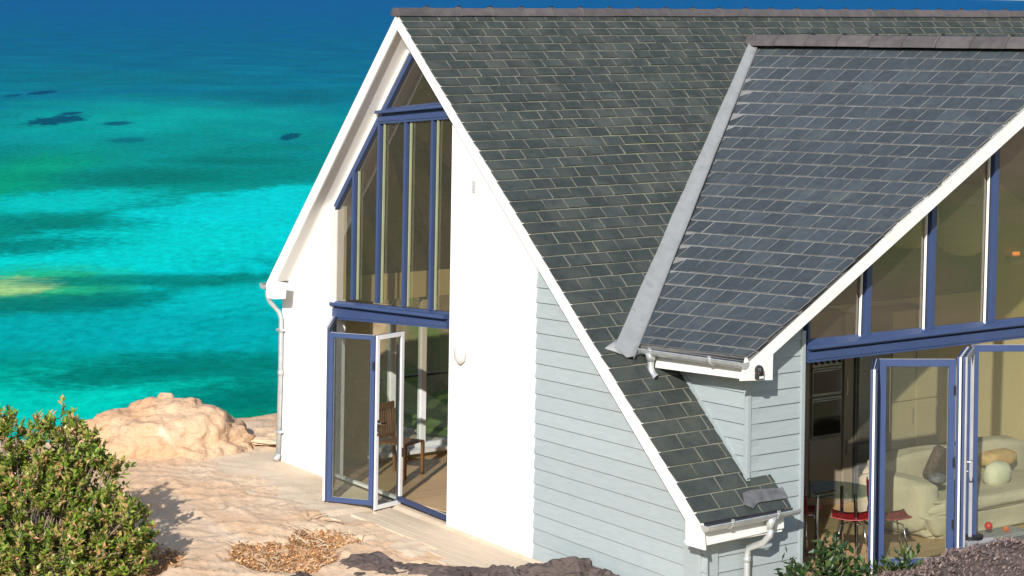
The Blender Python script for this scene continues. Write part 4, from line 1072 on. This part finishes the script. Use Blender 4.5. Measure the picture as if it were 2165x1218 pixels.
# kitchen: tall units with ovens, fridge, pale cupboards
k_ = thing('oven_cabinet', 'tall brown kitchen cabinet with two built-in ovens behind the open doorway', 'cabinet', (3.6, 2.42, fl))
def part(mb, name, m, root, **kw):
    lo = root.location; mb.v = [(a - lo[0], b - lo[1], c - lo[2]) for a, b, c in mb.v]; return mb.build(name, m, root, **kw)
part(MB().box((3.3, 2.44, fl), (4.70, 3.0, 2.15)), 'carcass', 'unit', k_)
part(MB().box((3.32, 2.42, fl + .1), (4.12, 2.44, 2.1)), 'cupboard_door', 'unit', k_, bevel=.004)
part(MB().box((4.14, 2.42, fl + .1), (4.68, 2.44, .66)), 'cupboard_door', 'unit', k_, bevel=.004)
for z0_, z1_ in ((.68, 1.15), (1.17, 1.50)):
    ov = part(MB().box((4.16, 2.405, z0_), (4.66, 2.44, z1_)), 'oven', 'steel', k_, bevel=.003)
    def sub(mb, name, m, par, root):
        lo = root.location; mb.v = [(a - lo[0], b - lo[1], c - lo[2]) for a, b, c in mb.v]; return mb.build(name, m, par)
    sub(MB().box((4.18, 2.398, z0_ + .03), (4.64, 2.404, z1_ - .05)), 'oven_door', 'oven', ov, k_)
    sub(MB().tube([(4.2, 2.38, z1_ - .035), (4.62, 2.38, z1_ - .035)], .008, 8), 'handle', 'chrome', ov, k_)
cp = part(MB().box((4.16, 2.405, 1.51), (4.66, 2.44, 1.60)), 'control_panel', 'steel', k_)
for i in range(5): sub(MB().tube([(4.21 + i * .1, 2.404, 1.555), (4.21 + i * .1, 2.38, 1.555)], .018, 10), 'knob', 'black', cp, k_)
part(MB().box((4.70, 2.40, fl), (4.86, 3.0, 2.1)), 'filler_panel', 'unit', k_, bevel=.003)
for z in (.45, 1.15): part(MB().tube([(4.72, 2.37, z), (4.72, 2.37, z + .18)], .007, 8), 'handle', 'chrome', k_)
fg = thing('fridge', 'tall dark steel fridge beside the oven cabinet', 'fridge', (5.1, 2.35, fl))
part(MB().box((4.88, 2.38, fl), (5.45, 3.0, 1.62)), 'body', 'steel', fg, bevel=.01)
part(MB().box((4.89, 2.34, fl + .05), (5.44, 2.378, .55)), 'freezer_door', 'steel', fg, bevel=.008); part(MB().box((4.89, 2.34, .56), (5.44, 2.378, 1.60)), 'fridge_door', 'steel', fg, bevel=.008)
part(MB().tube([(5.38, 2.30, .65), (5.38, 2.30, 1.45)], .012, 8), 'handle', 'chrome', fg)
cb = thing('cupboard', 'pale cream tall cupboard with slim handle behind the sofa', 'cupboard', (5.9, 2.5, fl))
part(MB().box((5.62, 2.5, fl), (6.5, 3.0, 2.05)), 'carcass', 'cupb', cb)
for i, x in enumerate((5.63, 6.07)):
    d1_ = part(MB().box((x, 2.475, fl + .08), (x + .42, 2.498, .95)), 'cupboard_door', 'cupb', cb, bevel=.004)
    part(MB().box((x, 2.475, .96), (x + .42, 2.498, 2.04)), 'cupboard_door', 'cupb', cb, bevel=.004)
    sub(MB().tube([(x + .36, 2.455, .68), (x + .36, 2.455, .86)], .008, 8), 'handle', 'greyf', d1_, cb)
# pendant globes
for i, (u, v, rr, lab) in enumerate(((2037, 464, .44, 'larger round paper lantern hanging behind the gable glazing'), (1921, 462, .36, 'smaller round paper lantern hanging left of the big one'))):
    c = onY(u, v, 2.0); t = thing('pendant_lamp', lab, 'lamp', (c.x, c.y, c.z)); t['group'] = 'paper lanterns in the roof'
    vs_ = MB(); vs_.ellip((0, 0, 0), (rr, rr, rr), 32, 24, f=lambda d: 1 + .008 * cos(d.z * 60)); vs_.build('lamp_shade', 'paper', t, smooth=True)
    MB().tube([(0, 0, rr), (0, 0, rr + .8)], .004, 6).build('cord', 'black', t)
M['glow'] = emis('warm_lamp_glow', (1, .35, .08), 1.2)
c = onY(2143, 540, 2.93); t = thing('wall_light', 'small white uplighter with an orange glow on the inner wall', 'lamp', tuple(c))
mb = MB(); mb.ellip((0, -.03, -.03), (.16, .09, .09), 20, 12); mb.v = [(x, y, min(z, .0)) for x, y, z in mb.v]; mb.build('bowl', 'silver', t, smooth=True)
MB().box((-.05, -.06, .01), (.05, -.02, .05)).build('bulb', 'glow', t)
# glass table
tb = onZ(1755, 1040, .56); tb = V((tb.x + .05, tb.y + .05, 0))
t = thing('dining_table', 'round glass dining table with chrome legs behind the open doorway', 'table', (tb.x, tb.y, fl))
mb = MB(); mb.tube([(0, 0, .70), (0, 0, .712)], .48, 48); mb.build('table_top', 'glasst', t)
for a in (0.3, 1.87, 3.44, 5.0):
    mb = MB(); mb.tube([(cos(a) * .3, sin(a) * .3, .70), (cos(a) * .33, sin(a) * .33, 0)], .02, 10); mb.build('leg', 'chrome', t)
# red chairs
def chair(x, y, rz, label):
    t = thing('chair', label, 'chair', (x, y, fl), rz, 'red chairs with chrome legs')
    mb = MB(); n_ = 14; vs = []; fs = []
    prof = [(.21, .44), (.18, .425), (.05, .405), (-.10, .41), (-.17, .43), (-.205, .50), (-.225, .62), (-.24, .78), (-.24, .82)]
    for i, (y_, z_) in enumerate(prof):
        w_ = .2 if i < 5 else .19 - .012 * (i - 5)
        for j in range(7): a = -1 + j / 3; vs.append((a * w_, y_ + (.03 * a * a if i > 4 else 0), z_ + (.02 * a * a if i <= 4 else 0)))
    for i in range(len(prof) - 1):
        for j in range(6): fs.append([i * 7 + j, i * 7 + j + 1, (i + 1) * 7 + j + 1, (i + 1) * 7 + j])
    o = mb.add(vs, fs).build('seat', 'red', t, smooth=True); q = o.modifiers.new('solid', 'SOLIDIFY'); q.thickness = .012
    for sx in (-1, 1):
        for sy in (-1, 1):
            MB().tube([(sx * .06, sy * .04, .385), (sx * .15, sy * .12, .37), (sx * .20, sy * .19, 0)], .009, 8).build('leg', 'chrome', t, smooth=True)
    MB().tube([(-.07, -.04, .387), (.07, .04, .387)], .009, 8).build('stretcher', 'chrome', t)
    return t
c1 = onZ(1800, 1178, fl); chair(c1.x, c1.y, .75, 'red chair with chrome legs seen in the open doorway beside the glass table')
c2 = onZ(1893, 1180, fl); chair(c2.x, c2.y + .1, -2.2, 'red chair seen through the glass of the blue framed door')
c3 = onZ(1700, 1160, fl); chair(c3.x - .12, c3.y, -1.2, 'chair at the left, only its chrome legs showing past the boarding')
# sofa with loose cover
sf = V((3.95, .42, fl))
t = thing('sofa', 'cream sofa under a loose crumpled cover behind the blue framed glass', 'sofa', sf)
def soft(name, c, r_, m, par, seed, amp=.05, pw=.45, rot=None, n_=40):
    def f(d): return 1 + amp * noise.fractal(d * 2.3 + V((seed, 0, 0)), 1, 2, 4)
    mb = MB(); nu, nv = n_, n_ // 2; vs = []; fs = []
    sg = lambda x: math.copysign(abs(x) ** pw, x)
    for j in range(nv + 1):
        tt = pi * j / nv
        for i in range(nu):
            pp = 2 * pi * i / nu; d = V((sin(tt) * cos(pp), sin(tt) * sin(pp), cos(tt)))
            q = V((sg(sin(tt)) * sg(cos(pp)) * r_[0], sg(sin(tt)) * sg(sin(pp)) * r_[1], sg(cos(tt)) * r_[2])) * f(d)
            if rot: q = rot @ q
            vs.append(q + V(c))
    for j in range(nv):
        for i in range(nu): fs.append([j * nu + i, (j + 1) * nu + i, (j + 1) * nu + (i + 1) % nu, j * nu + (i + 1) % nu])
    return mb.add(vs, fs).build(name, m, par, smooth=True)
soft('base', (1.35, .48, .14), (1.32, .50, .17), 'sofa', t, 1, .08, .35, None, 64)
soft('seat', (1.35, .42, .33), (1.28, .47, .09), 'sofa', t, 2, .10, .4, None, 64)
soft('backrest', (1.45, .98, .42), (1.38, .17, .36), 'sofa', t, 3, .06, .4)
soft('armrest', (.16, .62, .33), (.20, .52, .30), 'sofa', t, 4, .06, .5)
from mathutils import Euler
def lying(name, label, cat, u, v, y, r_, m, rot, seed, pw=.5, amp=.05):
    c = onY(u, v, y); o = soft(name, (0, 0, 0), r_, m, None, seed, amp, pw, Euler(rot).to_matrix(), 28); o.location = c; return tag(o, label, cat)
lying('cushion', 'dark brown square cushion leaning on the sofa back', 'cushion', 1985, 985, 1.05, (.25, .07, .21), 'cush', (.3, .35, .35), 5, .4)
lying('cushion', 'round pale cream cushion on the sofa below the tan throw', 'cushion', 2108, 1003, .75, (.20, .12, .15), 'cushc', (.2, 0, .1), 6, .8)
lying('throw_blanket', 'tan furry throw over the back of the sofa', 'blanket', 2100, 967, 1.25, (.30, .20, .10), 'throw', (0, 0, 0), 7, .7, .1)
lying('bag', 'small grey crumpled bag on the sofa beside the dark cushion', 'bag', 1982, 1012, .75, (.12, .09, .06), 'grey', (0, 0, .3), 8, .8, .2)
# low toy table at the glass
tt_ = onZ(2130, 1128, .02); t = thing('play_tray', 'low dark grey play tray against the glass at the right', 'tray', (tt_.x, tt_.y + .28, fl))
MB().box((-.5, -.16, .0), (.6, .16, .05)).build('base', 'grey', t, bevel=.01); MB().box((-.48, -.14, .05), (.58, .14, .10)).build('tray', 'greyf', t, bevel=.01)
MB().tube([(-.3, 0, .10), (-.3, 0, .135)], .15, 24).build('turntable', 'black', t)
bl = onY(2090, 1112, tt_.y + .26); mb = MB(); mb.ellip((0, 0, 0), (.045, .045, .045), 20, 12); o = mb.build('ball', 'ball', smooth=True); o.location = bl; tag(o, 'small red ball on the dark play tray', 'ball')
for i, (u, v) in enumerate(((2128, 1116), (2152, 1124))):
    c = onY(u, v, tt_.y + .26); mb = MB(); mb.ellip((0, 0, 0), (.035, .02, .025), 10, 6); mb.box((-.04, -.02, -.03), (.03, .02, -.005)); o = mb.build('toy', 'orange'); o.location = c; tag(o, ('orange toy right beside the red ball', 'orange toy at the right end of the play tray')[i], 'toy')
# slatted wooden chair in the main room
q = onZ(822, 968, .05)
q = V((.98, 6.12, WZ + .012))
t = thing('wooden_chair', 'slatted wooden chair seen through the open glass door leaf', 'chair', q, radians(20))
for sx in (-.2, .2):
    MB().bar((sx, .19, 0), (sx, .24, .82), .035, .03).build('leg', 'teak', t); MB().bar((sx, -.2, 0), (sx, -.2, .40), .035, .035).build('leg', 'teak', t)
MB().bar((-.22, .235, .80), (.22, .235, .80), .03, .07).build('top_rail', 'teak', t); MB().bar((-.2, .215, .45), (.2, .215, .45), .03, .045).build('lower_rail', 'teak', t)
for i in range(7): MB().bar((-.16 + i * .053, .215, .46), (-.16 + i * .053, .235, .78), .026, .012, 0, (0, 1, 0)).build('back_slat', 'teak', t)
for i in range(6): MB().box((-.21, -.21 + i * .068, .39), (.21, -.155 + i * .068, .41)).build('seat_slat', 'teak', t)
